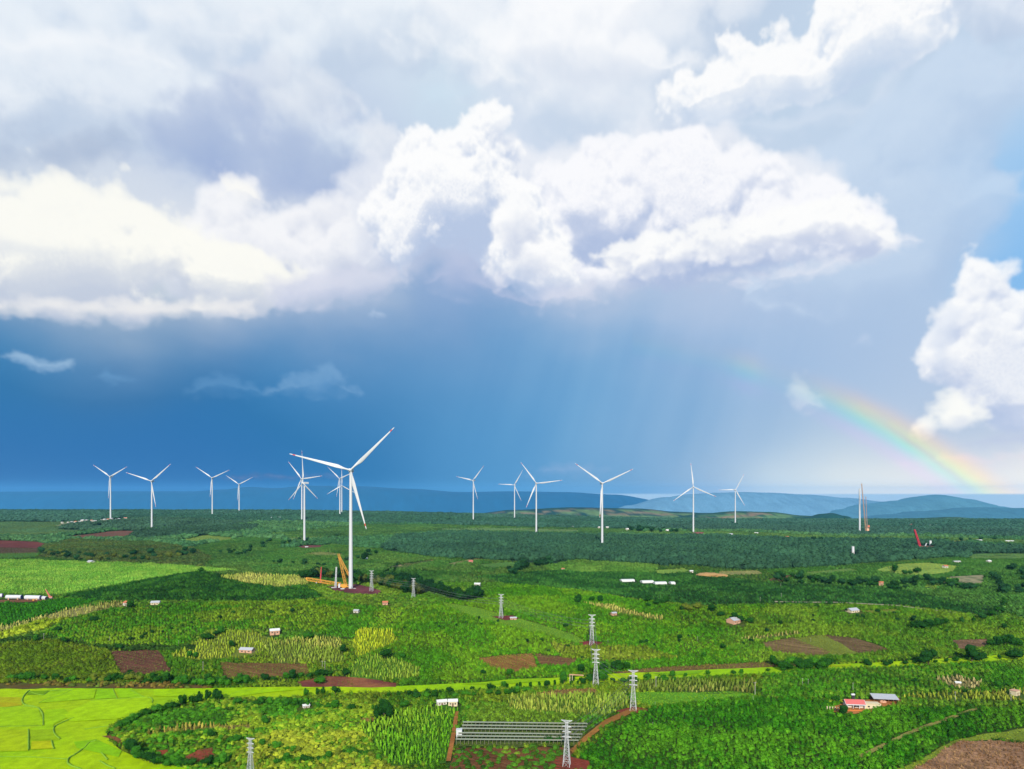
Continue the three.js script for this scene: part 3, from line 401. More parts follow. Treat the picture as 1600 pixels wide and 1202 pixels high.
// a field: [name, label, kind of crop, crop colour, soil colour, outline in the picture, options]
function field(name, label, kind, crop, soil, outline, o = {}) { const poly = o.is === 'structure' && !o.ragged ? (o.rice ? smoothLine(ground2(outline), 4) : ground2(outline)) : ragged(o.round ? smoothLine(ground2(outline), 6) : ground2(outline)); fieldList.push({ name, label, kind, crop, soil, poly, box: bounds(poly), o }); }
const clearings = [];
const clear = (px, py, wpx) => { const p = at(px, py); clearings.push([p[0], p[2], (wpx * -p[2]) / LENS / 2 + 2.5]); };
function owner(x, z) { for (const c of clearings) { const dx = x - c[0], dz = z - c[1]; if (dx * dx + dz * dz < c[2] * c[2] || (Math.abs(dx) < c[2] && dz > 0 && dz < c[2] + 4)) return 999; } for (let i = fieldList.length - 1; i >= 0; i--) { const f = fieldList[i]; if (x >= f.box[0] && x <= f.box[1] && z >= f.box[2] && z <= f.box[3] && inside(f.poly, x, z)) return i; } return -1; }
const mat4 = new THREE.Matrix4(), quat = new THREE.Quaternion(), eul = new THREE.Euler(), up1 = V(0, 1, 0);
function copies(name, kind, spots, crop, parent, o = {}) {            // spots: [x, z, size]
  const K = KINDS[kind], m = new THREE.InstancedMesh(K.geo, leafMat, spots.length), c = new THREE.Color(), kp = PLANT * (K.h > 4 ? 1.35 : 1.08), a = tone(crop, kp), b = tone(o.crop2 ?? crop, kp); for (const q of [a, b]) { q[0] *= 1 + 0.5 * clamp(1.15 - q[0] / q[1], 0, 0.75); q[1] *= 0.95; q[2] *= 0.75; }
  spots.forEach(([x, z, s], i) => {
    const ev = mix(1, 0.42, sstep(650, 1250, -z)); eul.set(rr(-0.13, 0.13), rnd() * 6.283, rr(-0.13, 0.13)); quat.setFromEuler(eul); const clump = 1 + 0.28 * fbm(x / 16, z / 16, 2, 507), k = s * (1 + ev * rr(-0.38, 0.32)) * clump, kx = 1 + ev * rr(-0.25, 0.28), kh = clump * s ** (o.tallPow ?? (K.h > 4 ? 0.1 : 0.6)) * (1 + ev * rr(-0.35, 0.4));
    m.setMatrixAt(i, mat4.compose(V(x, landY(x, z) - 0.1 * K.h + (o.lift ?? 0), z), quat, V(K.w * k * kx, K.h * kh * (o.tall ?? 1), K.w * k / kx)));
    const n = sstep(-0.25, 0.35, fbm(x / (o.mottle ?? 35), z / (o.mottle ?? 35), 3, 501) + rr(-0.35, 0.35)), w = 1 + K.vary * mix(0.5, 1, ev) * rr(-1, 1) + 0.25 * fbm(x / 90, z / 90, 2, 505);
    m.setColorAt(i, c.setRGB(mix(a[0], b[0], n) * w, mix(a[1], b[1], n) * w, mix(a[2], b[2], n) * w));
  });
  m.name = name; m.castShadow = m.receiveShadow = true; parent.add(m); return m;
}
const inFrame = (x, z) => { const D = -z; if (D < 285 || D > 6000) return false; return Math.abs(x) < D * 0.79 + 20; };
const seenFrom = (x, z) => true;
function lattice(kind, b, angle, D, keep, dens = 1) {
  const K = KINDS[kind], far = Math.max(1, (D / 620) ** (K.h > 4 ? 0.65 : 0.85)), rows = K.rows * far * (1 / dens), step = K.step * far, cx = (b[0] + b[1]) / 2, cz = (b[2] + b[3]) / 2, R = Math.hypot(b[1] - b[0], b[3] - b[2]) / 2, c = Math.cos(angle), s = Math.sin(angle), out = [], big = Math.max(1, (D / 620) ** (K.h > 4 ? 0.62 : 0.8)), j = K.wild ? 0.5 : 0.27;
  for (let u = -R; u < R; u += rows) for (let v = -R; v < R; v += step) { const uu = u + rr(-j, j) * rows, vv = v + rr(-j, j) * step, x = cx + uu * c - vv * s, z = cz + uu * s + vv * c; if (x < b[0] || x > b[1] || z < b[2] || z > b[3] || !inFrame(x, z)) continue; if (keep(x, z)) out.push([x, z, big]); }
  return out;
}
function furrows(poly, angle, lift, color, gapM) {         // low ridges of earth from edge to edge
  const c = Math.cos(angle), s = Math.sin(angle), P = poly.map(([x, z]) => [x * c + z * s, -x * s + z * c]), [u0, u1, v0, v1] = bounds(P), pos = [], col = [], uv = [], idx = [];
  for (let v = v0 + 0.5; v < v1; v += gapM) {
    const hit = []; for (let i = 0; i < P.length; i++) { const a = P[i], b = P[(i + 1) % P.length]; if ((a[1] > v) !== (b[1] > v)) hit.push(a[0] + ((v - a[1]) / (b[1] - a[1])) * (b[0] - a[0])); } hit.sort((a, b) => a - b);
    for (let h = 0; h + 1 < hit.length; h += 2) { const n = Math.max(2, Math.ceil((hit[h + 1] - hit[h]) / 5)), tint = 0.75 + 0.5 * hash2(Math.round(v * 7), h, 5); for (let i = 0; i <= n; i++) { const u = mix(hit[h] + 0.4, hit[h + 1] - 0.4, i / n), base = pos.length / 3; [[-0.36, 0], [0, 0.42], [0.36, 0]].forEach(([dv, y]) => { const w = v + (dv * gapM) + 0.15 * fbm(u / 4, v, 2, 9), x = u * c - w * s, z = u * s + w * c; pos.push(x, landY(x, z) + lift - 0.02 + y * (0.7 + 0.6 * hash2(i, Math.round(v), 8)), z); uv.push(x / 9, z / 9); for (let q = 0; q < 3; q++) col.push(color[q] * tint * (1 + 0.4 * fbm(x / 3, z / 3, 2, 33))); }); if (i) { const a = base - 3; idx.push(a, base, a + 1, a + 1, base, base + 1, a + 1, base + 1, a + 2, a + 2, base + 1, base + 2); } } }
  }
  const g = new THREE.BufferGeometry(); g.setAttribute('position', new THREE.Float32BufferAttribute(pos, 3)); g.setAttribute('color', new THREE.Float32BufferAttribute(col, 3)); g.setAttribute('uv', new THREE.Float32BufferAttribute(uv, 2)); g.setIndex(idx); g.computeVertexNormals(); return g;
}
function plantFields() {
  fieldList.forEach((f, i) => {
    const { o } = f, D = -(f.box[2] + f.box[3]) / 2, root = thing(f.name, f.label, o.cat ?? 'field', [0, 0, 0], 0, null, o.is ?? 'stuff');
    const lift = (o.lift ?? 0.15) + D * 0.0003 + i * 0.005;
    if (f.soil) part('soil', patch(f.poly, lift, tone(f.soil), o.rough ?? 0.35, o.scale ?? 9, o.soil2 ? tone(o.soil2) : undefined), o.rice ? riceMat : landMat, root);
    if (o.furrows) part('furrows', furrows(f.poly, o.angle ?? 0.4, lift, tone(f.soil), o.furrows), landMat, root).userData.kind = 'stuff';
    if (f.kind) { const spots = lattice(f.kind, f.box, o.angle ?? 0.4, D, (x, z) => owner(x, z) === i && (!o.gap || fbm(x / (o.gapSize ?? 30), z / (o.gapSize ?? 30), 3, 601) > o.gap), o.dens ?? 1); if (spots.length) copies('crop', f.kind, spots, f.crop, root, { ...o, lift }); if (KINDS[f.kind].under && spots.length) copies('undergrowth', 'grass', spots.map(([x, z, s]) => [x + rr(-1, 1), z + rr(-1, 1), s * 1.3]), o.below ?? f.crop, root, { lift }); }
  });
}
// ---------- the fields, far to near ----------
// the far plateau
field('grass_field', 'pale green flat field at the far left edge below the horizon', 'grass', '5f8f58', '5f8f58', [[-80, 820], [90, 816], [210, 811], [250, 815], [130, 834], [90, 838], [-80, 846]], { tall: 1.5 });
field('rubber_wood', 'dark green tree plantation left of the second turbine on the far plain', 'rubber', '2f5a48', '2f5238', [[88, 827], [150, 818], [215, 813], [330, 812], [420, 815], [380, 822], [230, 830], [140, 830]], { gap: -0.4, gapSize: 70 });
field('plowed_field', 'reddish brown bare field left of the second turbine base', null, null, '8a5a48', [[70, 843], [130, 836], [200, 829], [236, 831], [214, 842], [130, 844]], { soil2: '7a5a44' });
field('plowed_field', 'dark red brown bare field at the left edge', null, null, '7c4038', [[-80, 845], [40, 846], [82, 852], [76, 858], [-80, 856]], { soil2: '86483c' });
field('plowed_field', 'grey brown fallow strip below the dark red field at the left edge', 'sparse', '5f5a3a', '6a5540', [[-80, 856], [76, 858], [60, 865], [-80, 867]]);
field('grass_field', 'light green grass strip above the big cane field at the left', 'grass', '5b9440', '5b9440', [[-80, 867], [62, 864], [56, 872], [-80, 876]], {});
field('rubber_wood', 'dark round edged tree plantation right of the second turbine base', 'rubber', '274f3c', '26442c', [[208, 842], [235, 831], [330, 826], [400, 824], [372, 834], [300, 838], [242, 844]], { round: 1, gap: -0.4, gapSize: 70 });
field('rubber_wood', 'long dark tree belt along the far horizon left of the main turbine', 'rubber', '2a5a4a', '2a4a38', [[230, 812], [420, 808], [560, 808], [760, 812], [900, 815], [1010, 822], [1010, 826], [860, 822], [700, 818], [520, 816], [380, 818]], { gap: -0.4, gapSize: 70 });
field('grass_field', 'yellow green pasture patch right of the village trees at the left', 'grass', '86a850', '86a850', [[268, 847], [322, 836], [342, 839], [366, 841], [364, 845], [300, 851]], {});
field('scrub_land', 'brownish mixed scrub and small trees round the hamlet at the left', 'scrub', '3f6a34', '57683a', [[60, 872], [70, 852], [120, 844], [240, 848], [300, 858], [330, 872], [320, 888], [180, 880]], { crop2: '4f6c36', tall: 1.5 });
field('rubber_wood', 'great dark teal tree plantation across the middle of the plain', 'rubber', '2b5a44', '29482f', [[590, 866], [620, 842], [740, 834], [880, 838], [1040, 840], [1240, 846], [1420, 848], [1640, 862], [1640, 874], [1480, 872], [1330, 884], [1190, 892], [1060, 884], [960, 892], [860, 884], [760, 876], [690, 872]], { crop2: '24503f', gap: -0.4, gapSize: 70 });
field('farm_land', 'mid green farmland strip in front of the far village', 'coffee', '3f7a44', '3f6a38', [[400, 836], [560, 822], [760, 822], [1000, 828], [1010, 836], [860, 836], [700, 833], [600, 842], [480, 846]], { crop2: '4f8848' });
field('rubber_wood', 'dark tree plantation band left of the unfinished tower', 'rubber', '2c584c', '2a4a38', [[1040, 820], [1180, 824], [1340, 826], [1440, 830], [1640, 832], [1640, 842], [1440, 838], [1300, 838], [1150, 830], [1020, 830]], { gap: -0.4, gapSize: 70 });
field('farm_land', 'light green farmland strip behind the dark plantation at the right', 'coffee', '4a8448', '46763c', [[1010, 831], [1150, 832], [1300, 839], [1440, 840], [1640, 846], [1640, 858], [1440, 846], [1300, 846], [1130, 840], [1000, 838]], { crop2: '5a9050' });
field('plowed_field', 'pale green and tan field beside the short white tower stub at the right', 'grass', '90a05c', '98a060', [[1464, 852], [1500, 845], [1530, 846], [1500, 854]], {});
field('farm_land', 'green sloping farmland behind the cranes of the main turbine', 'coffee', '3d7c38', '466e34', [[380, 880], [440, 858], [520, 852], [600, 862], [690, 874], [800, 884], [760, 898], [640, 892], [500, 894], [400, 896]], { crop2: '50883f' });
field('farm_land', 'mid green farmland between the hamlet and the second row turbine', 'coffee', '3c7a3a', '45703a', [[330, 872], [300, 856], [380, 840], [470, 848], [430, 862], [380, 886], [330, 886]], { crop2: '4c853f' });
field('tan_field', 'narrow tan field strip behind the first pylon', 'sparse', '8a8a50', 'a09468', [[596, 890], [650, 879], [674, 875], [690, 876], [630, 889]]);
field('tan_field', 'pale grey green field strip with a small pink house', 'grass', '8fa068', '9aa270', [[696, 883], [742, 873], [756, 875], [708, 884]], {});
field('tan_field', 'pale grass patch below the second row turbine', 'grass', '8aa05c', '92a062', [[468, 868], [500, 863], [540, 867], [520, 870]], {});
field('grass_field', 'bright green meadow in the middle distance left of the white greenhouses', 'coffee', '4c8c3a', '4f8a3c', [[850, 886], [900, 876], [960, 880], [1030, 884], [1020, 898], [940, 896], [860, 896]], { crop2: '5e9a44' });
field('coffee_field', 'dark green coffee plantation round the white greenhouses', 'coffee', '225c28', '3a5428', [[736, 903], [860, 893], [1000, 896], [1130, 904], [1250, 916], [1400, 922], [1570, 958], [1548, 965], [1400, 946], [1210, 944], [1090, 948], [1000, 938], [900, 922], [800, 914]], { crop2: '387a34', angle: 1.42, dens: 0.8, mottle: 20 });
field('farm_land', 'green farmland with hedges right of the dark plantation', 'coffee', '3c7c34', '44703a', [[1200, 892], [1340, 884], [1500, 876], [1640, 876], [1640, 980], [1570, 958], [1400, 922], [1250, 914]], { crop2: '4a8a3e' });
field('grass_field', 'yellow green meadow in the middle distance at the right', 'grass', 'a4cc60', '98c058', [[1362, 893], [1410, 882], [1450, 880], [1500, 886], [1480, 898], [1420, 901], [1390, 897]], {});
field('grass_field', 'bright green grass lane running down right of the orange walled house', 'grass', '90c84c', '88bc48', [[1440, 920], [1470, 906], [1496, 901], [1500, 906], [1476, 912], [1462, 924]], {});
field('bare_yard', 'tan bare yard behind a row of round trees at the right', null, null, 'a8a078', [[1472, 912], [1486, 902], [1538, 899], [1536, 914], [1500, 917]], { cat: 'yard', is: 'structure' });
field('plowed_field', 'brown bare strip among green farmland right of the greenhouses', 'sparse', '7a7044', '8a6a4a', [[1196, 907], [1230, 900], [1244, 901], [1220, 910]]);
field('grass_field', 'pale green strip in front of the long far tree belt left of the largest tower', 'grass', '7cac68', '78a860', [[430, 842], [560, 838], [600, 842], [470, 848]], {});
field('grass_field', 'thin light green strip before the far wood between the middle turbines', 'grass', '74a468', '70a062', [[690, 826], [900, 828], [905, 833], [690, 831]], {});
field('grass_field', 'bright yellow green plot left of the tan soil heap', 'grass', '90bc58', '88b450', [[1022, 893], [1070, 889], [1078, 895], [1032, 899]], {});
field('tan_field', 'pale dry plot right of the tan soil heap', 'grass', 'aab070', 'a4a868', [[1120, 894], [1182, 892], [1192, 898], [1126, 901]], {});
field('grass_field', 'green meadow strip right of the small white house beside the brown strip', 'grass', '78a858', '74a452', [[1256, 896], [1328, 889], [1344, 894], [1270, 900]], {});
field('grass_field', 'light green field at the far right edge beyond the meadow', 'grass', '6ea458', '6a9e52', [[1510, 867], [1640, 864], [1640, 874], [1520, 875]], {});
field('grass_field', 'light green corner field left of the grove in the middle distance', 'grass', '66a050', '629a4a', [[740, 884], [800, 879], [820, 884], [770, 890]], {});
// the slope behind the paddies
field('coffee_field', 'bright green coffee slope spreading over the middle of the picture', 'coffee', '3f8a14', '5a6a28', [[560, 1008], [600, 985], [650, 950], [720, 938], [800, 914], [900, 924], [1000, 940], [1090, 950], [1210, 946], [1120, 1000], [1180, 1040], [1040, 1048], [900, 1056], [800, 1060], [700, 1066], [600, 1062]], { crop2: '5a9a1c', angle: 0.7 });
field('coffee_field', 'green coffee hillside at the right above the paddy strip', 'coffee', '47881e', '5c6a2c', [[1120, 1000], [1210, 946], [1400, 948], [1548, 967], [1640, 985], [1640, 1024], [1500, 1028], [1300, 1038], [1180, 1040]], { crop2: '629a28', angle: -0.5 });
field('cane_field', 'broad light green cane field at the left behind the white tower sections', 'cane', '6cc048', '5a8a34', [[-80, 876], [60, 877], [320, 888], [372, 893], [312, 896], [292, 897], [190, 914], [104, 930], [-80, 928]], { crop2: '8cd458', mottle: 12 });
field('coffee_field', 'dark green coffee wedge left of the cranes', 'coffee', '1c541c', '34481e', [[96, 933], [200, 913], [305, 895], [400, 904], [470, 914], [510, 936], [400, 940], [240, 940], [150, 940]], { crop2: '347424', angle: 1.38, dens: 0.78, mottle: 14 });
field('pepper_field', 'pale yellow pepper rows left of the cranes', 'pepper', 'a0b060', '8a9450', [[344, 903], [382, 898], [470, 902], [486, 914], [440, 919], [382, 913]], { crop2: '88a84c', below: '7a9a40' });
field('coffee_field', 'deep green coffee rows at the left edge below the tower sections', 'coffee', '2c7a14', '3c5c1e', [[-80, 948], [60, 936], [152, 939], [132, 946], [92, 956], [0, 988], [-80, 1000]], { angle: 0.9 });
field('pepper_field', 'tan strip of pepper posts running up from the left edge', 'pepper', 'a8b468', '9a9458', [[-80, 1000], [0, 980], [110, 953], [190, 942], [200, 947], [112, 966], [62, 976], [0, 994], [-80, 1012]], { crop2: '8aa850', dens: 0.7 });
field('pepper_field', 'yellow green crop patch with fine rows at the left edge', 'coffee', '7aa820', '7c9a30', [[-80, 1008], [0, 990], [70, 969], [108, 967], [64, 986], [0, 1000], [-80, 1016]], { crop2: '98c034' });
field('coffee_field', 'bright green coffee slope at the left in front of the dark wedge', 'coffee', '3f8c18', '50682a', [[60, 992], [112, 968], [200, 948], [300, 944], [520, 940], [580, 950], [640, 952], [600, 984], [560, 1000], [440, 985], [330, 985], [270, 1016], [140, 1010]], { crop2: '68a024', angle: 1.1 });
field('coffee_field', 'olive green slope above the left end of the paddies', 'coffee', '4c7a16', '5e6426', [[-80, 1016], [60, 994], [140, 1010], [168, 1020], [192, 1056], [196, 1072], [-80, 1074]], { crop2: '648c1e', angle: 0.6 });
field('plowed_field', 'square reddish brown field with faint rows above the left paddies', 'sparse', '6a8a3c', '7c4e40', [[167, 1018], [250, 1018], [268, 1050], [194, 1057]], { soil2: '6a4438', angle: 0.4, furrows: 2.6 });
field('pepper_field', 'yellow green pepper block above the brown square field', 'pepper', '98b840', '7c8c38', [[268, 1028], [300, 1008], [336, 988], [400, 990], [444, 1006], [384, 1030], [300, 1034]], { crop2: '7ca830', below: '74982c' });
field('plowed_field', 'brown rows of young plants beside the orange path at the left', 'sparse', '6a9434', '86603e', [[346, 1036], [480, 1039], [486, 1056], [350, 1062]], { dens: 1.6, furrows: 2.6 });
field('pepper_field', 'pale green pepper posts left of the middle', 'pepper', '9cae58', '6c7c34', [[408, 1012], [440, 1000], [530, 998], [540, 1036], [436, 1038]], { crop2: '74a03a', below: '5c8a28' });
field('pepper_field', 'yellow lime crop block above the paddies left of the middle', 'pepper', 'a4c42c', '84a02c', [[548, 1010], [562, 984], [612, 988], [624, 1004], [584, 1020], [560, 1030]], { crop2: '8cb428', below: '86ac28' });
field('coffee_field', 'light green young crop slope right of the lime block', 'pepper', '78a83c', '5c8a2a', [[560, 1032], [600, 1022], [660, 1050], [650, 1062], [580, 1066], [540, 1058]], { crop2: '5a9428', below: '5c9428' });
field('grass_field', 'light green grass lane running down the middle coffee slope', 'grass', '78b02c', '74a830', [[688, 942], [730, 948], [790, 962], [850, 978], [900, 994], [918, 1008], [850, 992], [770, 974], [720, 958]], { round: 1 });
field('plowed_field', 'orange brown field with diagonal crop rows right of the middle', 'sparse', '7a9a30', 'a87444', [[748, 1030], [790, 1024], [832, 1022], [842, 1046], [800, 1051], [768, 1046]], { dens: 1.3, angle: 0.9, furrows: 2.6 });
field('plowed_field', 'dull brown field right of the diagonal rows', 'sparse', '6c8a34', '8a6444', [[834, 1022], [900, 1030], [892, 1042], [846, 1042]], { angle: 0.2, furrows: 2.6 });
field('scrub_land', 'brown scrub bank along the upper edge of the paddy strip', 'dry', '8c8440', '8a6a44', [[960, 1052], [1040, 1044], [1150, 1038], [1260, 1034], [1262, 1042], [1100, 1049], [980, 1057]], { crop2: '6c8430' });
field('plowed_field', 'brown slope patch right of the middle above the paddy strip', 'sparse', '7a8c34', '8e7450', [[1188, 1006], [1240, 998], [1300, 1020], [1290, 1029], [1212, 1022]], { soil2: '6c6834', furrows: 2.6 });
field('grass_field', 'olive grass slope between two brown patches at the right', 'grass', '86a038', '84943c', [[1238, 999], [1288, 994], [1346, 1023], [1300, 1028]], {});
field('plowed_field', 'dark brown slope patch at the right above the paddy strip', 'sparse', '68803a', '7c6446', [[1286, 993], [1340, 1000], [1392, 1016], [1346, 1024]], { furrows: 2.6 });
field('plowed_field', 'brown bare patch near the right edge of the hillside', 'sparse', '7c7440', '907058', [[1486, 1002], [1546, 1000], [1540, 1014], [1500, 1018]], { furrows: 2.6 });
// paddies
field('red_bank', 'dark red earth bank along the upper edge of the left paddies', 'scrub', '4a6a22', '5f6a2c', [[-80, 1068], [120, 1070], [200, 1068], [330, 1072], [330, 1079], [180, 1078], [-80, 1081]], { crop2: '7a6a30', dens: 0.8, gap: -0.1, gapSize: 10, soil2: '7a5c30', cat: 'bank' });
field('red_bank', 'maroon bare earth patch above the paddy strip left of the middle', 'grass', '6c7a34', '8a4a40', [[466, 1066], [510, 1058], [560, 1060], [620, 1069], [620, 1075], [470, 1076]], { soil2: 'a46a44', dens: 0.5, gap: 0.1, cat: 'bank' });
field('rice_paddy', 'bright yellow green rice paddies filling the valley floor', null, null, 'bce000', [[-120, 1079], [180, 1076], [300, 1078], [480, 1074], [600, 1074], [700, 1070], [760, 1067], [800, 1063], [900, 1059], [960, 1054], [1100, 1048], [1200, 1044], [1260, 1041], [1400, 1035], [1500, 1029], [1700, 1020], [1700, 1029], [1500, 1038], [1420, 1044], [1290, 1051], [1200, 1055], [1050, 1061], [960, 1066], [850, 1074], [720, 1081], [600, 1084], [500, 1088], [400, 1093], [320, 1096], [270, 1104], [200, 1122], [168, 1142], [186, 1172], [230, 1190], [330, 1215], [330, 1260], [-200, 1260]], { rice: 1, rough: 0.14, scale: 40, soil2: 'a8dc04', cat: 'rice paddy', is: 'structure' });
// the near rise
field('scrub_land', 'mixed green and olive scrub on the near rise beside the left paddies', 'scrub', '3f8c18', '5a7028', [[174, 1142], [206, 1120], [276, 1102], [330, 1094], [470, 1096], [570, 1098], [600, 1120], [580, 1160], [600, 1215], [330, 1215], [230, 1188], [188, 1168]], { crop2: '7cac28', angle: 0.8 });
field('scrub_land', 'tangled olive bushes at the bottom left of the middle', 'scrub', '4c8a1a', '66702c', [[330, 1215], [400, 1150], [480, 1140], [600, 1150], [640, 1215]], { crop2: '8caa30' });
field('pepper_field', 'rows of green pepper posts between the scrub and the orange path', 'pepper', '4f9a1c', '4a7a20', [[560, 1136], [620, 1116], [700, 1102], [718, 1110], [706, 1160], [698, 1196], [610, 1200]], { crop2: '6cac2c', below: '3f8418', dens: 1.2 });
field('coffee_field', 'green garden plot behind the shade frames', 'coffee', '3c8a18', '56702a', [[722, 1104], [800, 1100], [950, 1112], [936, 1132], [720, 1132]], { crop2: '60982a' });
field('plowed_field', 'red brown plot with scattered bushes below the shade frames', 'scrub', '3c7a1c', '7c5434', [[712, 1172], [830, 1170], [900, 1172], [880, 1215], [700, 1215]], { dens: 0.4, crop2: '5c8a24', furrows: 2.6 });
field('pepper_field', 'tall pepper rows with pale posts in front of the brown strip right of the middle', 'pepper', '6a9c34', '5a7c2a', [[790, 1092], [860, 1086], [980, 1086], [990, 1104], [946, 1122], [800, 1112]], { crop2: '88a848', below: '4a8420', dens: 1.3 });
field('tan_field', 'light brown dry strip behind the tall pepper rows', 'dry', '9a8448', '94744a', [[836, 1086], [872, 1080], [930, 1078], [936, 1084], [840, 1090]], {});
field('pepper_field', 'dark stand of pepper posts behind the bright grass plot', 'pepper', '5c8430', '4f6c28', [[1000, 1068], [1090, 1064], [1180, 1068], [1180, 1086], [1060, 1084], [985, 1080]], { crop2: '8c9c54', below: '4a7420', dens: 1.3 });
field('grass_field', 'bright lime grass plot beside the white pylon', 'grass', '74bc28', '70b42c', [[980, 1086], [1060, 1084], [1150, 1083], [1186, 1089], [1120, 1096], [1060, 1100], [1010, 1106]], { round: 1 });
field('coffee_field', 'rich green coffee plantation filling the lower right', 'coffee', '2a760c', '38501a', [[886, 1215], [940, 1150], [1006, 1112], [1090, 1100], [1190, 1094], [1290, 1098], [1420, 1108], [1640, 1112], [1640, 1152], [1500, 1156], [1400, 1200], [1380, 1230], [880, 1230]], { crop2: '48941a', angle: 1.2 });
field('coffee_field', 'green coffee slope behind the farmhouse', 'coffee', '3c8a18', '56742a', [[1190, 1092], [1190, 1056], [1290, 1048], [1420, 1042], [1640, 1030], [1640, 1110], [1420, 1106], [1290, 1096]], { crop2: '62a02c', angle: 0.5 });
field('pepper_field', 'pale pepper posts in a row right of the farmhouse', 'pepper', 'a0b44c', '88943c', [[1404, 1092], [1480, 1084], [1600, 1082], [1640, 1084], [1640, 1100], [1480, 1098]], { crop2: '84a838', below: '78a030' });
field('pepper_field', 'line of dry tan posts at the right behind the pepper rows', 'pepper', 'bcb484', '8c8a4c', [[1456, 1062], [1500, 1060], [1536, 1070], [1530, 1080], [1490, 1076]], { below: '6a8a34' });
field('dry_field', 'dry brown harvested field in the bottom right corner', 'dry', 'b89470', 'ac8464', [[1396, 1215], [1500, 1160], [1560, 1160], [1660, 1168], [1660, 1230]], { crop2: '9c7450', mottle: 10, furrows: 3 });
field('grass_field', 'yellow green strip round the dry brown field at the right edge', 'sparse', '8cb030', '869c34', [[1372, 1215], [1500, 1156], [1640, 1136], [1660, 1166], [1560, 1158], [1502, 1160], [1398, 1215]], { dens: 1.5 });
field('pepper_field', 'tan strip of young pepper posts across the near rise scrub', 'pepper', 'a8a450', '9a8a48', [[222, 1148], [300, 1137], [390, 1134], [392, 1140], [300, 1146], [228, 1154]], { crop2: '8c9a40', dens: 0.9 });
field('red_bank', 'small red bare patch among bushes near the left paddy shore', 'grass', '6c7a34', '9c4a30', [[246, 1176], [262, 1173], [268, 1183], [250, 1185]], { dens: 0.3, cat: 'bank' });
field('red_bank', 'larger red bare earth patch at the bottom left among bushes', 'grass', '6c7a34', 'a05038', [[282, 1190], [302, 1176], [330, 1170], [334, 1190], [306, 1200]], { dens: 0.4, soil2: '7c6a34', cat: 'bank' });
field('red_bank', 'rusty earth rim between the left paddies and the scrub', 'grass', '6c7a34', '96603a', [[158, 1152], [176, 1150], [190, 1158], [192, 1168], [184, 1164], [172, 1156]], { dens: 0.3, cat: 'bank' });
field('tan_field', 'tan dry clearing beside the tall dark clump', 'dry', '9a8a44', 'a08048', [[560, 1126], [588, 1124], [592, 1130], [570, 1132]], {});
field('coffee_field', 'lighter green coffee terrace in the middle of the left slope', 'coffee', '5c9420', '5c7028', [[300, 960], [420, 948], [480, 952], [470, 962], [380, 972], [310, 974]], { crop2: '7cae30', angle: 0.3 });
field('scrub_land', 'dark hedge of mixed bushes crossing the left slope', 'scrub', '2c5a18', '3c5420', [[0, 1000], [60, 992], [140, 1008], [300, 1012], [310, 1020], [180, 1016], [60, 1000], [0, 1008]], {});
field('coffee_field', 'olive coffee block at the middle of the picture under the pylon lane', 'coffee', '5c8820', '5c6628', [[860, 1006], [930, 1012], [1010, 1012], [1060, 1030], [960, 1036], [880, 1030]], { crop2: '789c34', angle: 0.2 });
field('pepper_field', 'pale row of pepper posts on the middle slope beside the small orange house', 'pepper', 'a4ac60', '7c8c38', [[912, 944], [960, 948], [990, 958], [1040, 968], [1030, 972], [960, 958]], { below: '6a9434' });
field('tan_field', 'light patch of dry grass on the right hillside beside the shed', 'grass', '8aa438', '86983c', [[1344, 956], [1400, 953], [1410, 957], [1360, 960]], {});
field('pepper_field', 'dark line of posts above the brown slope patches', 'pepper', '9aa060', '5c7c2c', [[1158, 1000], [1250, 990], [1252, 994], [1160, 1004]], {});
// tracks and bare earth
field('dirt_track', 'pale dirt track along the lower edge of the dark plantation at the right', null, null, 'aaa684', [[1210, 941], [1300, 942], [1400, 947], [1545, 966], [1544, 967.2], [1398, 948.6], [1300, 943.4], [1210, 942.6]], { cat: 'track', is: 'structure', lift: 0.4 });
field('dirt_track', 'orange dirt path beside the white tank', null, null, 'b87840', [[711, 1114], [717, 1114], [712, 1150], [704, 1192], [697, 1192], [705, 1150]], { cat: 'path', is: 'structure', lift: 0.3 });
field('dirt_track', 'orange dirt path running down from the white pylon', null, null, 'b07a3c', [[984, 1110], [1004, 1108], [976, 1122], [946, 1136], [912, 1164], [896, 1180], [890, 1176], [912, 1154], [944, 1128]], { cat: 'path', is: 'structure', lift: 0.3 });
field('dirt_track', 'pale field track across the coffee right of the farmhouse', null, null, 'a09850', [[1340, 1184], [1424, 1144], [1480, 1124], [1526, 1108], [1529, 1111], [1484, 1128], [1428, 1148], [1346, 1188]], { cat: 'track', is: 'structure', lift: 0.6 });
field('earth_pad', 'maroon bare earth pad at the foot of the main turbine', null, null, '7a4248', [[510, 918], [556, 914], [580, 919], [596, 925], [590, 930], [560, 930], [524, 925]], { cat: 'earth pad', is: 'structure', soil2: '8c5450', rough: 0.5 });
field('earth_pad', 'dark red earth at the foot of the pylon near the top of the grass lane', null, null, '80403c', [[768, 965], [800, 963], [812, 968], [790, 971]], { cat: 'earth pad', is: 'structure' });
field('earth_pad', 'dark red earth round the foot of the pylon on the middle slope', null, null, '8a3c3e', [[904, 1005], [925, 1003], [946, 1007], [930, 1013], [912, 1011]], { cat: 'earth pad', is: 'structure' });
field('earth_pad', 'red earth at the foot of the tall white pylon right of the middle', null, null, '9a4c38', [[962, 1113], [990, 1106], [1016, 1111], [1000, 1116], [972, 1117]], { cat: 'earth pad', is: 'structure' });
field('earth_pad', 'red earth at the foot of the nearest pylon at the bottom', null, null, '9c4a38', [[866, 1190], [886, 1184], [922, 1192], [920, 1210], [868, 1210]], { cat: 'earth pad', is: 'structure' });
field('earth_pad', 'red earth pad at the foot of the second row turbine left of the main one', null, null, '84504a', [[462, 855], [476, 853], [506, 853], [500, 857], [474, 859]], { cat: 'earth pad', is: 'structure' });
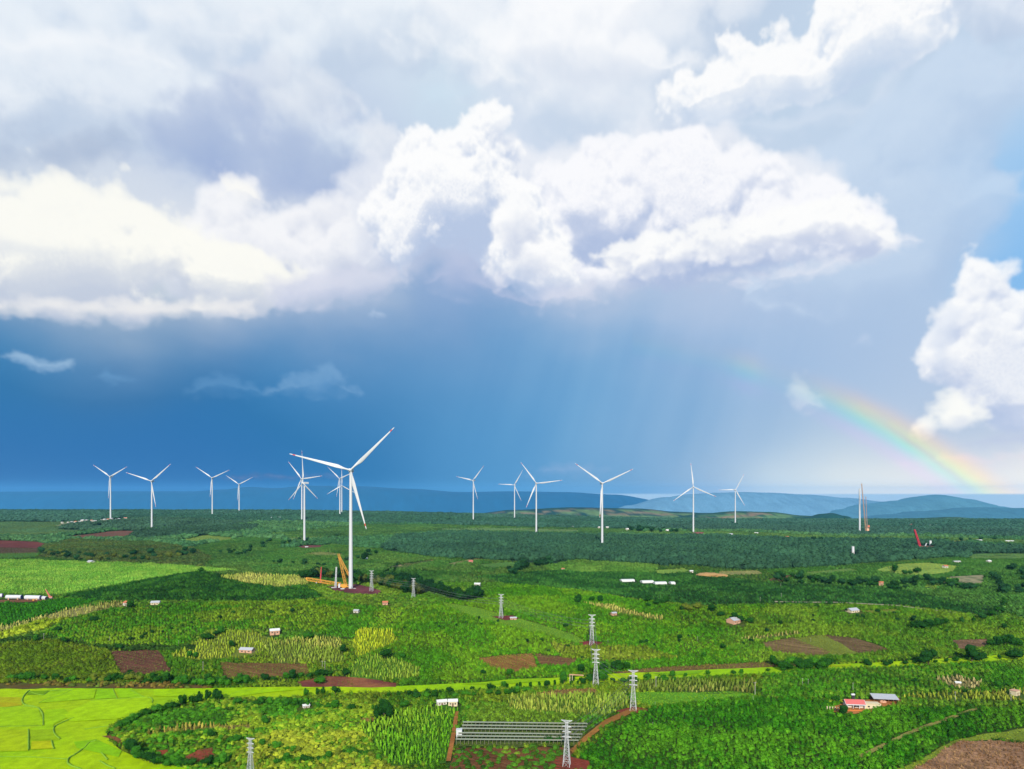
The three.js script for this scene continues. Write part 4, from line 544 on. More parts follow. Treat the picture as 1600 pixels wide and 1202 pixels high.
field('earth_pad', 'pinkish earth pad at the foot of the turbine at the right with three spread blades', null, null, 'a86a60', [[1076, 836], [1090, 832], [1104, 833], [1094, 838], [1082, 839]], { cat: 'earth pad', is: 'structure' });
field('earth_pad', 'pinkish earth pad under the short white tower stub in the dark plantation', null, null, 'a07468', [[1310, 869], [1330, 866], [1352, 868], [1340, 873], [1322, 874]], { cat: 'earth pad', is: 'structure' });
field('works_yard', 'pale yard round the white works roofs below the leftmost turbine', null, null, '8f9468', [[86, 823], [100, 818], [200, 811], [214, 813], [140, 820]], { cat: 'yard', is: 'structure' });
field('farm_yard', 'orange earth yard round the farmhouse', null, null, 'd0884c', [[1300, 1106], [1330, 1098], [1370, 1094], [1402, 1091], [1412, 1098], [1382, 1109], [1362, 1115], [1322, 1119], [1302, 1114]], { cat: 'yard', is: 'structure', rough: 0.25, scale: 5 });
field('frame_plot', 'green weedy ground under the shade net frames', 'grass', '5c8a2c', '5a6a30', [[712, 1170], [726, 1134], [918, 1134], [904, 1170]], { cat: 'plot' });
field('earth_pad', 'bare red earth round the red crawler crane at the right', null, null, '8a6450', [[1424, 861], [1440, 854], [1462, 854], [1466, 860], [1440, 863]], { cat: 'earth pad', is: 'structure' });
field('earth_pad', 'brown earth strip beside the white tower sections at the left edge', null, null, '8a5c40', [[-60, 940], [40, 938], [78, 936], [96, 937], [70, 941], [-60, 947]], { cat: 'earth pad', is: 'structure' });
for (const [x, y, w] of [[429, 991, 16], [386, 1020, 24], [200, 947, 14], [243, 945, 14], [602, 945, 9], [557, 958, 9], [1146, 974, 18], [959, 962, 9], [1332, 957, 19], [802, 969, 11], [571, 876, 7], [736, 880, 7], [746, 917, 10], [142, 881, 11], [880, 891, 5], [1080, 895, 6], [1244, 902, 6], [1377, 916, 7], [1477, 888, 8], [1043, 831, 6], [1141, 837, 9], [1182, 835, 6], [1530, 847, 9], [1578, 848, 12], [1230, 841, 5], [1495, 880, 13], [1545, 880, 8], [478, 1107, 11], [690, 1102, 17], [707.5, 1103, 16], [1586, 1088, 13], [1497, 1070, 8], [980, 909, 21], [1011, 911, 19], [1031, 913, 19], [1050, 913, 7], [548, 921, 12], [52, 940, 30], [20, 938, 40], [717, 1153, 6]]) clear(x, y, w);
for (const [px, D] of [[172.5, 2100], [237, 1734], [331.5, 2390], [373.5, 2830], [475.5, 1390], [471.5, 2080], [531, 2450], [534, 2700], [739.5, 2311], [804, 2568], [838, 1734], [941, 1321], [1083.5, 1874], [1149, 2477], [1343.5, 1850], [1353.5, 1830]]) { const p = onLand(px, D); clearings.push([p[0], p[2], 9 + D * 0.006]); }
plantFields();
{ // whatever is left between the fields
  const bands = [[285, 560, 'coffee', '3f8018', '689424', 'hedgerow_scrub', 'low green scrub filling the gaps between the near fields', 0.5], [560, 800, 'scrub', '3f7c1e', '5c8c28', 'hedgerow_scrub', 'low bushes between the fields of the middle slope', 0.8], [800, 1250, 'coffee', '34702e', '4a7c38', 'hedgerow_scrub', 'green bushes between the fields beyond the main turbine', 0.3], [1250, 2000, 'wood', '2f6440', '3f744a', 'far_trees', 'mixed green trees and hedges over the far plain', 0.3], [2000, 3900, 'rubber', '2a5a4c', '34665a', 'far_trees', 'blue green tree cover out to the horizon', 0.3]];
  for (const [d0, d1, kind, c1, c2, name, label, ang] of bands) {
    const D = (d0 + d1) / 2, spots = lattice(kind, [-d1 * 0.85, d1 * 0.85, -d1, -d0], ang, D, (x, z) => owner(x, z) < 0);
    const root = thing(name, label, 'bushes', [0, 0, 0], 0, null, 'stuff'); copies('bushes', kind, spots, c1, root, { crop2: c2, mottle: D / 8 });
  }
}
const ONES = ['', 'first', 'second', 'third', 'fourth', 'fifth', 'sixth', 'seventh', 'eighth', 'ninth', 'tenth', 'eleventh', 'twelfth', 'thirteenth', 'fourteenth', 'fifteenth', 'sixteenth', 'seventeenth', 'eighteenth', 'nineteenth'], nth = (i) => (i < 20 ? ONES[i] : i % 10 ? ['twenty', 'thirty', 'forty', 'fifty'][Math.floor(i / 10) - 2] + '-' + ONES[i % 10] : ['twentieth', 'thirtieth', 'fortieth', 'fiftieth'][i / 10 - 2]);
// ---------- wind turbines ----------
const white = new THREE.MeshStandardMaterial({ color: new THREE.Color(0.52, 0.53, 0.53), roughness: 0.5 });
const redPaint = paint('c23a30', 0.45, 0, 0.9), greyPaint = paint('9a9c9c'), darkPaint = paint('2c2c30', 0.6), concrete = paint('b8b2a4', 0.9, 0, 0.8);
const HUB = 130, BLADE = 67;
function bladeGeo(r0, r1, n) {                            // an aerofoil that tapers and twists, the root along +y, facing +z
  const chord = (t) => (t < 0.05 ? 2.0 : t < 0.22 ? mix(2.0, 4.3, sstep(0.05, 0.22, t)) : mix(4.3, 0.75, ((t - 0.22) / 0.78) ** 0.85)) * (t > 0.975 ? Math.sqrt(Math.max(0.02, (1 - t) / 0.025)) : 1), thick = (t) => mix(1, 0.2, sstep(0.03, 0.25, t)), m = 12, pos = [], idx = [];
  for (let j = 0; j <= n; j++) { const t = mix(r0, r1, j / n), c = chord(t), th = c * thick(t), tw = mix(0.32, 0.0, sstep(0, 0.8, t)) + 0.06, y = 1.6 + t * (BLADE - 1.6), bend = -2.2 * t * t; for (let i = 0; i < m; i++) { const a = (i / m) * 6.28318, px = Math.cos(a) * c * 0.5 + (t > 0.05 ? c * 0.16 * sstep(0.05, 0.2, t) : 0), pz = Math.sin(a) * th * 0.5 * (t > 0.1 ? 0.75 + 0.35 * Math.cos(a) : 1); pos.push(px * Math.cos(tw) + pz * Math.sin(tw), y, -px * Math.sin(tw) + pz * Math.cos(tw) - bend * 0.6); } }
  for (let j = 0; j < n; j++) for (let i = 0; i < m; i++) { const a = j * m + i, b = j * m + ((i + 1) % m), c = a + m, d = b + m; idx.push(a, c, b, b, c, d); }
  const cap = pos.length / 3; let cx = 0, cy = 0, cz = 0; for (let i = 0; i < m; i++) { const k = (n * m + i) * 3; cx += pos[k] / m; cy += pos[k + 1] / m; cz += pos[k + 2] / m; } pos.push(cx, cy, cz); for (let i = 0; i < m; i++) idx.push(n * m + i, cap, n * m + ((i + 1) % m));
  const g = new THREE.BufferGeometry(); g.setAttribute('position', new THREE.Float32BufferAttribute(pos, 3)); g.setIndex(idx); g.computeVertexNormals(); return g;
}
const bladeMain = bladeGeo(0, 0.9, 24), bladeBand = bladeGeo(0.9, 0.945, 2), bladeTip = bladeGeo(0.945, 1, 5);
const towerGeo = (() => { const p = [[0, 0], [2.45, 0], [2.45, 0.25], [2.3, 0.3]]; for (let i = 1; i <= 5; i++) { const y = (HUB - 2.2) * (i / 5), r = mix(2.3, 1.45, i / 5); p.push([r + 0.003, y - 0.16], [r + 0.05, y - 0.14], [r + 0.05, y], [r, y + 0.02]); } p.push([0, HUB - 2.18]); return new THREE.LatheGeometry(p.map(([x, y]) => new THREE.Vector2(x, y)), 28); })();
const nacelleGeo = (() => { const s = new THREE.Shape(); s.moveTo(-1.9, -1.6); s.lineTo(1.9, -1.6); s.quadraticCurveTo(2.15, 0, 1.9, 1.7); s.lineTo(-1.9, 1.7); s.quadraticCurveTo(-2.15, 0, -1.9, -1.6); return new THREE.ExtrudeGeometry(s, { depth: 9.5, bevelEnabled: true, bevelSize: 0.35, bevelThickness: 0.5, bevelSegments: 2 }).translate(0, 0, -8.2); })();
const hubGeo = new THREE.LatheGeometry([[0, 0], [1.9, 0], [2.0, 0.8], [1.85, 2.2], [1.3, 3.2], [0.6, 3.75], [0, 3.9]].map(([x, y]) => new THREE.Vector2(x, y)), 20).rotateX(Math.PI / 2).translate(0, 0, 1.7);
const doorGeo = box(1.1, 2.3, 0.2, 0, 1.9, 2.3), stairGeo = [box(1.6, 0.12, 1.2, 0, 0.7, 2.95), ...[0, 1, 2].map((i) => box(1.2, 0.1, 0.3, 0, 0.52 - i * 0.18, 3.7 + i * 0.28))];
const padGeo = new THREE.CylinderGeometry(4.2, 7, 1.2, 24).translate(0, -0.1, 0);
function turbine(label, px, py, D, angle, yaw) {
  const [x, , z] = onLand(px, D), y = landY(x, z), hubY = EYE + ((HORIZON - py) * D) / LENS, k = (hubY - y) / HUB;
  const t = thing('wind_turbine', label, 'wind turbine', [x, y, z], yaw, 'wind turbines standing over the plateau');
  const tw = part('tower', towerGeo, white, t); tw.scale.y = k; part('foundation', padGeo, concrete, t); const d = part('door', doorGeo, greyPaint, t); d.rotation.y = 0.5 - yaw; const s = part('stair', stairGeo, greyPaint, t); s.rotation.y = 0.5 - yaw;
  const n = part('nacelle', nacelleGeo, white, t); n.position.y = HUB * k; part('hub', hubGeo, white, t).position.y = HUB * k;
  for (let i = 0; i < 3; i++) { const b = part('blade', bladeMain, white, t); b.position.set(0, HUB * k, 3.4); b.rotation.z = (angle + i * 120 - 90) * DEG; part('red_band', bladeBand, redPaint, b); part('blade_tip', bladeTip, white, b); }
  return t;
}
turbine('largest white wind turbine standing behind the yellow crane with a red banded blade raised right', 548, 735, 750, 45, 0.12);
turbine('small white turbine furthest to the left above the row of white roofs', 172.5, 745, 2100, 27, -0.15);
turbine('white turbine second from the left at the corner of the brown field', 237, 752, 1734, 41, 0.0);
turbine('white turbine third from the left with two blades raised in a wide V', 331.5, 747, 2390, 25, 0.05);
turbine('small white turbine fourth from the left beside the pink cloud strip', 373.5, 757, 2830, 26, -0.1);
turbine('white turbine just left of the largest one with one blade straight up', 475.5, 755, 1390, 92, -0.76);
turbine('white turbine hidden close behind the one with its blade straight up', 471.5, 748.5, 2080, 8, -0.1);
turbine('small white turbine just behind the left side of the largest one', 531, 748, 2450, 20, -0.4);
turbine('small upright bladed turbine just behind the largest one', 534, 759, 2700, 91, 0.3);
turbine('white turbine first in the middle group right of the largest one', 739.5, 751, 2311, 48, -0.5);
turbine('smallest white turbine of the middle group crossing its neighbour at the blade tips', 804, 758, 2568, 57, -0.45);
turbine('white turbine in the middle group with one blade level to the right', 838, 755.5, 1734, 7, 0.05);
turbine('tall white turbine right of the middle holding two blades in a wide V', 941, 755.5, 1321, 25, 0.12);
turbine('white turbine at the right on a pinkish pad with one blade nearly upright', 1083.5, 761, 1874, -24, -0.3);
turbine('white turbine furthest right with one blade level to the left', 1149, 765.5, 2477, 61, 0.15);
// the unfinished tower and the short tower stubs
function stub(label, px, py, D, h, r) { const p = onLand(px, D), t = thing('tower_section', label, 'tower section', p); part('shell', new THREE.LatheGeometry([[0, -1], [r, -1], [r, h * 0.48], [r + 0.08, h * 0.485], [r + 0.08, h * 0.505], [r * 0.96, h * 0.51], [r * 0.93, h], [r * 0.8, h], [r * 0.8, h - 0.5], [0, h - 0.5]].map(([x, y]) => new THREE.Vector2(x, y)), 24), white, t); part('flange', new THREE.TorusGeometry(r * 0.94, 0.14, 6, 24).rotateX(Math.PI / 2).translate(0, h, 0), greyPaint, t); return t; }
const unfinished = stub('tall unfinished white tower without blades beside the tower crane at the right', 1343.5, 835, 1850, 124, 2.3);
stub('short white tower stub standing in the dark plantation at the right', 1333, 870, 1180, 14, 2.3);
stub('short white tower stub right of the red crane boom', 1454, 857, 1390, 10.5, 2.3);

// ---------- lattice work ----------
function lattice3(a, b, w0, w1, n, t) {                   // four chords and zigzag lacing between two points
  const d = b.clone().sub(a), L = d.length(), q = new THREE.Quaternion().setFromUnitVectors(V(0, 1, 0), d.clone().divideScalar(L)), P = (s, i) => { const w = mix(w0, w1, s) / 2; return V([-w, w, w, -w][i % 4], s * L, [-w, -w, w, w][i % 4]).applyQuaternion(q).add(a); }, chords = [], lacing = [];
  for (let i = 0; i < 4; i++) { chords.push(bar(P(0, i), P(1, i), t)); for (let k = 0; k < n; k++) { const e = k % 2; lacing.push(bar(P(k / n, i + e), P((k + 1) / n, i + 1 - e), t * 0.6)); lacing.push(bar(P((k + 1) / n, i), P((k + 1) / n, i + 1), t * 0.55)); } }
  return { chords, lacing };
}
const steel = new THREE.MeshStandardMaterial({ color: new THREE.Color(0.5, 0.51, 0.5), roughness: 0.55, metalness: 0.3 });
const insulatorMat = paint('7a5a4c', 0.3);
function pylon(label, px, py, hpx) {
  const p = at(px, py), D = -p[2], H = (hpx * D) / LENS, w = H * 0.15, t = thing('power_pylon', label, 'power pylon', p, -0.25, 'lattice pylons of the power line'), s = H / 22, waist = 0.6 * H, ww = w * 0.42, tw = w * 0.3;
  const c = (y, i) => { const k = (y < waist ? mix(w, ww, y / waist) : mix(ww, tw, (y - waist) / (H - waist))) / 2; return V([-k, k, k, -k][i % 4], y, [-k, -k, k, k][i % 4]); };
  for (let i = 0; i < 4; i++) part('leg', [bar(c(0, i), c(waist, i), 0.2 * s), bar(c(waist, i), c(H * 0.97, i), 0.16 * s)], steel, t);
  const br = [], ys = [0, 0.14, 0.26, 0.36, 0.45, 0.53, 0.6, 0.66, 0.72, 0.78, 0.84, 0.9, 0.97].map((k) => k * H);
  for (let k = 0; k < ys.length - 1; k++) for (let i = 0; i < 4; i++) { br.push(bar(c(ys[k], i), c(ys[k + 1], i + 1), 0.07 * s), bar(c(ys[k], i + 1), c(ys[k + 1], i), 0.07 * s), bar(c(ys[k + 1], i), c(ys[k + 1], i + 1), 0.12 * s)); }
  part('bracing', br, steel, t).userData.kind = 'stuff';
  [[0.985, 0.115, 0.02], [0.86, 0.095, 0.03], [0.75, 0.09, 0.03], [0.64, 0.095, 0.03]].forEach(([f, half, rise], k) => {
    const y = f * H, l = half * H * 1.05, g = []; for (const sx of [-1, 1]) for (const sz of [-1, 1]) { g.push(bar(V(0, y - (k ? 0 : 0.03 * H), sz * tw * 0.45), V(sx * l, y + (k ? rise * 0.3 : rise) * H, 0), 0.2 * s)); g.push(bar(V(0, y + (k ? rise * H : 0.01 * H), sz * tw * 0.4), V(sx * l, y + (k ? rise * 0.3 : rise) * H, 0), 0.16 * s)); }
    const a = part('crossarm', g, steel, t); if (k) for (const sx of [-1, 1]) { const ins = []; for (let q = 0; q < 5; q++) ins.push(new THREE.CylinderGeometry(0.11 * s, 0.15 * s, 0.12 * s, 8).translate(sx * l * 0.97, y - (0.1 + q * 0.22) * s, 0)); ins.push(new THREE.CylinderGeometry(0.03 * s, 0.03 * s, 1.2 * s, 6).translate(sx * l * 0.97, y - 0.5 * s, 0)); part('insulator', ins, insulatorMat, a); }
  });
  cables.push({ p, H, s, w });
  for (let i = 0; i < 4; i++) part('footing', box(0.9 * s, 0.8 * s, 0.9 * s, ...c(0, i).toArray()), concrete, t);
}
const cables = [];
pylon('tall white pylon on red earth beside the bright lime grass plot', 989.5, 1112, 64);
pylon('white pylon among dark trees at the near edge of the paddy strip', 931, 1073, 58);
pylon('white pylon on the middle coffee slope standing on dark red earth', 925, 1010, 49);
pylon('white pylon at the top of the light grass lane', 783, 967, 38);
pylon('grey pylon in front of the dark wood right of the main turbine', 646, 935, 31);
pylon('grey pylon on the maroon pad right beside the main turbine', 580.5, 925, 33);
pylon('grey pylon at the bottom edge in front of the shade frames', 885.5, 1199, 73);
pylon('grey pylon top rising from the bottom edge left of the middle', 391, 1216, 62);

const wireMat = paint('6a6c6e', 0.5, 0.4);
for (const [i, j, label] of [[6, 0, 'sagging cables from the nearest bottom pylon to the tall white one'], [0, 1, 'sagging cables from the tall white pylon to the one by the paddies'], [1, 2, 'sagging cables over the paddy strip up to the middle slope pylon'], [2, 3, 'sagging cables from the middle slope pylon up along the grass lane'], [3, 4, 'sagging cables from the grass lane pylon to the dark wood'], [4, 5, 'sagging cables between the two furthest pylons beside the main turbine']]) {
  const A = cables[i], B = cables[j], t = thing('power_cable', label, 'power cables', [0, 0, 0]), side = (c, e, f) => V(c.p[0] + e * 0.09 * c.H * Math.cos(0.25), c.p[1] + f * c.H - 1.1 * c.s, c.p[2] + e * 0.09 * c.H * Math.sin(0.25));
  for (const e of [-1, 1]) for (const f of [0.86, 0.75, 0.64]) { const a = side(A, e, f), b = side(B, e, f), L = a.distanceTo(b), pts = []; for (let k = 0; k <= 12; k++) { const u = k / 12, q = a.clone().lerp(b, u); q.y -= 4 * u * (1 - u) * L * 0.028; pts.push(q); } part('wire', new THREE.TubeGeometry(new THREE.CatmullRomCurve3(pts), 16, 0.06, 4), wireMat, t); }
}
// ---------- cranes ----------
const craneYellow = paint('e0a030', 0.6, 0, 0.75), craneRed = paint('cc3a48', 0.5, 0, 0.85), craneOrange = paint('e0b088', 0.5, 0, 0.8), craneSalmon = paint('cf7a5c', 0.5, 0, 0.8), rubberMat = paint('1c1c1c', 0.9);
const px3 = (p0, dx, dy) => { const s = -p0[2] / LENS; return V(dx * s, -dy * s, 0); };
function tracks(t, s, mat) { for (const e of [-1, 1]) { const g = [box(8 * s, 0.9 * s, 1.2 * s, 0, 0.7 * s, e * 2.6 * s)]; for (const x of [-4, 4]) g.push(new THREE.CylinderGeometry(0.62 * s, 0.62 * s, 1.2 * s, 14).rotateX(Math.PI / 2).translate(x * s, 0.68 * s, e * 2.6 * s)); part('track', g, darkPaint, t); } part('slew_platform', [box(4 * s, 0.7 * s, 4.6 * s, 0, 1.5 * s, 0)], mat, t); }
{
  const p = at(538, 920), t = thing('crawler_crane', 'yellow crawler crane with folded lattice boom and white mast beside the main turbine', 'crane', p);
  tracks(t, 1, craneYellow); part('cab', [box(2.2, 2.4, 2, 4.6, 3.2, 2.2), box(1.6, 0.3, 1.7, 4.6, 4.5, 2.2)], craneYellow, t); part('cab_window', box(1.7, 1.1, 0.1, 4.6, 3.6, 3.25), darkPaint, t); part('machinery_house', box(7.5, 3, 3.6, -0.5, 3.4, 0), craneYellow, t); part('counterweight', [box(2, 3.4, 5, -5.2, 3, 0), box(1.8, 0.8, 5.3, -5.2, 5, 0)], white, t);
  const top = px3(p, -12, -54), b = lattice3(V(2, 2.5, 0.6), top.clone().add(V(2.4, 0, 0.6)), 2.4, 1.8, 11, 0.36); part('boom', b.chords.concat(b.lacing), craneYellow, t);
  const b2 = lattice3(top.clone().add(V(3.2, -3, 1)), V(5.4, 15, 1), 1.8, 1.6, 8, 0.32); part('folded_jib', b2.chords.concat(b2.lacing), craneYellow, t);
  part('mast', lattice3(V(-9.4, 0.5, 1.2), V(-8.4, 24, 1.2), 1.6, 0.9, 7, 0.42).chords.concat(lattice3(V(-9.4, 0.5, 1.2), V(-8.4, 24, 1.2), 1.6, 0.9, 7, 0.42).lacing), white, t); part('stay_rope', [rod(V(-8.4, 24, 1.2), top.clone().add(V(2.4, -1, 0.6)), 0.09), rod(V(-5.2, 5, 0), V(-8.4, 24, 1.2), 0.09)], darkPaint, t);
}
{
  const p = at(509, 916), t = thing('crane_boom', 'long yellow lattice boom lying on the ground left of the main turbine', 'crane boom', p), b = lattice3(px3(p, -31, -9).add(V(0, 1, -4)), px3(p, 24, -1).add(V(0, 1, 0)), 2.8, 2.8, 16, 0.4); part('chord', b.chords, craneYellow, t); part('lacing', b.lacing, craneYellow, t); part('pulley_head', new THREE.CylinderGeometry(1.4, 1.4, 0.6, 16).rotateX(Math.PI / 2).translate(...px3(p, -31.5, -9).add(V(0, 1.4, -4)).toArray()), craneYellow, t);
  for (const x of [-15, 8]) part('trestle', [box(0.4, 2, 3, x, 0.6, x > 0 ? 0 : -2), box(2, 0.3, 3, x, 1.6, x > 0 ? 0 : -2)], darkPaint, t);
}
function truckCrane(label, px, py, dx, dy, mat, scale = 1) {
  const p = at(px, py), t = thing('mobile_crane', label, 'crane', p), s = scale; part('chassis', [box(10 * s, 0.8 * s, 2.6 * s, 0, 1.3 * s, 0), box(2.4 * s, 1.6 * s, 2.5 * s, -4 * s, 2.4 * s, 0)], white, t); part('upper_body', box(3.6 * s, 2 * s, 2.4 * s, 1.5 * s, 2.8 * s, 0), mat, t); part('cab', [box(1.6 * s, 1.7 * s, 2 * s, 4.2 * s, 2.7 * s, 0)], mat, t);
  for (const x of [-4, -2.2, 1.5, 3.6]) for (const e of [-1, 1]) part('wheel', new THREE.CylinderGeometry(0.65 * s, 0.65 * s, 0.5 * s, 14).rotateX(Math.PI / 2).translate(x * s, 0.65 * s, e * 1.2 * s), rubberMat, t);
  const e = px3(p, dx, dy), a = V(1.5 * s, 3.2 * s, 0), m = a.clone().lerp(e, 0.5), m2 = a.clone().lerp(e, 0.78); part('boom', [bar(a, m, 1.5 * s), bar(m.clone().lerp(a, 0.05), m2, 1.15 * s), bar(m2.clone().lerp(a, 0.05), e, 0.85 * s)], mat, t); part('lift_ram', rod(V(3 * s, 2.6 * s, 0), a.clone().lerp(e, 0.3), 0.3 * s), steel, t); part('hook_rope', rod(e, e.clone().add(V(0.4, -e.y * 0.3, 0)), 0.08), darkPaint, t);
}
truckCrane('red mobile crane with raised boom left of the yellow crawler crane', 499, 913, 3, -27, craneRed, 0.8);
truckCrane('red mobile crane at the end of the white tower sections at the left edge', 76, 936, -5, -15, craneSalmon, 0.75);
{
  const p = at(1437, 857), t = thing('crawler_crane', 'red crawler crane with slanting boom on the plain at the right', 'crane', p); tracks(t, 1, craneRed); part('machinery_house', box(7, 3.2, 3.6, -0.5, 3.4, 0), craneRed, t); part('counterweight', box(2, 3, 4.6, -5, 3.2, 0), white, t); part('cab', box(2, 2.3, 2, 3.8, 3.2, 2), craneRed, t); part('cab_window', box(1.5, 1, 0.1, 3.8, 3.6, 3.05), darkPaint, t);
  const b = lattice3(V(1, 3, 0), px3(p, -8, -29), 3, 2, 12, 0.7); part('boom', b.chords.concat(b.lacing), craneRed, t); part('stay_rope', rod(V(-4, 6, 0), px3(p, -8, -29), 0.1), darkPaint, t);
}
{
  const p = onLand(1353.5, 1830); const t = thing('lattice_crane', 'slender pale lattice crane with orange base beside the unfinished tower', 'crane', p); const b = lattice3(V(0, 1, 0), px3(p, -7, -80), 2.6, 1.5, 26, 0.34); part('mast', b.chords.concat(b.lacing), craneOrange, t); const c = lattice3(V(3, 4, 1), px3(p, -0.5, -60), 1.6, 1.1, 20, 0.26); part('back_mast', c.chords.concat(c.lacing), paint('b89a8c', 0.6), t);
  tracks(t, 1.6, craneYellow); part('machinery_house', [box(10, 6, 6, 2, 6, 0), box(6, 7, 5, 4, 14, 0)], craneOrange, t); part('counterweight', [box(3, 5, 6, 8, 5, 0), box(5, 6, 4, 6, 23, 0)], craneSalmon, t);
}
{ const p = at(1355, 853), t = thing('crane_counterweight', 'orange red stack of crane parts on the ground right of the unfinished tower', 'crane part', p, 0.5); for (let i = 0; i < 4; i++) part('block', box(6 - i * 0.5, 2.2, 3, i * 0.9, 1 + i * 2.3, 0), craneSalmon, t); }
{ const p = at(1446, 856), t = thing('crane_boom', 'short white lattice jib leaning between red crane and white stub', 'crane boom', p), b = lattice3(V(-1.4, 0, 0), V(2.6, 9, 0), 1.6, 1, 6, 0.4); part('chord', b.chords, white, t); part('lacing', b.lacing, white, t); }
// white tower sections on the ground
function lying(label, x0, y0, x1, y1, r, end) { const a = at(x0, y0), p = at(x1, y1), t = thing('lying_tower_section', label, 'tower section', a, 0, 'white tower sections lying on the ground'), b = V(p[0] - a[0], p[1] - a[1], p[2] - a[2]), up = V(0, r + 0.6, 0); part('shell', rod(up, b.clone().add(up), r, r * 0.96, 24), white, t); part('end_cover', rod(b.clone().multiplyScalar(0.985).add(up), b.clone().multiplyScalar(1.012).add(up), r * 1.03, r * 1.03, 24), end, t); for (const k of [0.2, 0.8]) part('cradle', box(1, r * 0.9, r * 2, ...b.clone().multiplyScalar(k).toArray()).translate(0, r * 0.4, 0), craneOrange, t); }
const coverBlue = paint('3a3a6c', 0.6), coverPurple = paint('5a3a78', 0.6);
lying('white tower section lying at the left edge with a purple end cover', -18, 936, 4, 935, 2.1, coverPurple);
lying('short white tower section with pale end lying second from the left edge', 10, 937, 34, 937, 2.0, coverBlue);
lying('long white tower section lying third from the left edge', 40, 938, 64, 938.5, 2.2, coverBlue);
lying('short white tower section end beside the red mobile crane', 67, 938, 73, 939, 1.8, darkPaint);
{ const p = at(52, 940), t = thing('digger', 'small orange digger in front of the white tower sections', 'digger', p, 0.4); tracks(t, 0.36, craneYellow); part('cab', box(1.4, 1.5, 1.3, 0, 1.6, 0), craneYellow, t); part('arm', [bar(V(0.8, 1.6, 0), V(2.4, 3, 0), 0.3), bar(V(2.4, 3, 0), V(3.4, 1.2, 0), 0.25)], craneYellow, t); part('bucket', box(0.8, 0.7, 0.9, 3.5, 0.9, 0), darkPaint, t); }
for (const [px, py, w, lab] of [[1313, 868, 7, 'white box shaped container left of the short tower stub'], [1321, 869, 5, 'white machine crate close to the short tower stub'], [1339, 868, 4, 'white crate right of the short tower stub'], [1349, 868, 8, 'long white blade rack right of the short tower stub'], [520, 920, 5, 'white transport crate below the yellow crane mast'], [535, 922, 6, 'pale site container in front of the crawler crane'], [554, 921, 4, 'white crate at the foot of the largest turbine'], [479, 856, 5, 'white site box at the foot of the turbine left of the largest one'], [1094, 836, 3, 'white site box on the pinkish pad']]) { const p = at(px, py), s = (w * -p[2]) / LENS, t = thing('site_container', lab, 'container', p, rr(-0.5, 0.5)); part('shell', [box(s, s * 0.4, s * 0.38, 0, s * 0.2, 0), ...[-0.4, -0.2, 0, 0.2, 0.4].map((k) => box(s * 0.02, s * 0.38, s * 0.4, k * s, s * 0.2, 0))], white, t); part('door', box(s * 0.12, s * 0.3, 0.06, s * 0.25, s * 0.16, s * 0.205), greyPaint, t); }

// ---------- houses and sheds ----------
const roofTin = new THREE.MeshStandardMaterial({ color: new THREE.Color(0.5, 0.5, 0.5), roughness: 0.45, metalness: 0.3 }), roofWhite = paint('d8d8d2', 0.55, 0, 0.85), roofClay = paint('b86a4a', 0.75), roofPink = paint('c0605a', 0.65), wallWhite = paint('dcd4c4', 0.9, 0, 0.72), wallOrange = paint('d0a080', 0.9, 0, 0.8), wallCream = paint('e0d0a8', 0.9, 0, 0.75), glassDark = paint('20262c', 0.15), wood = paint('6c5440', 0.8);
function gable(w, d, h, over, th = 0.14) { const s = Math.hypot(d / 2 + over, h), a = Math.atan2(h, d / 2), g = []; for (const e of [-1, 1]) { g.push(box(w + 2 * over, th, s, 0, 0, 0).rotateX(e * a).translate(0, h - (h * (d / 2 + over)) / (d / 2) / 2 + th * 0.5, e * (d / 2 + over) / 2)); for (let i = 0; i <= Math.floor(w / 0.9); i++) g.push(box(0.09, 0.05, s, -w / 2 + i * 0.9, th * 0.52, 0).rotateX(e * a).translate(0, h - (h * (d / 2 + over)) / (d / 2) / 2 + th * 0.5, e * (d / 2 + over) / 2)); } return g; }
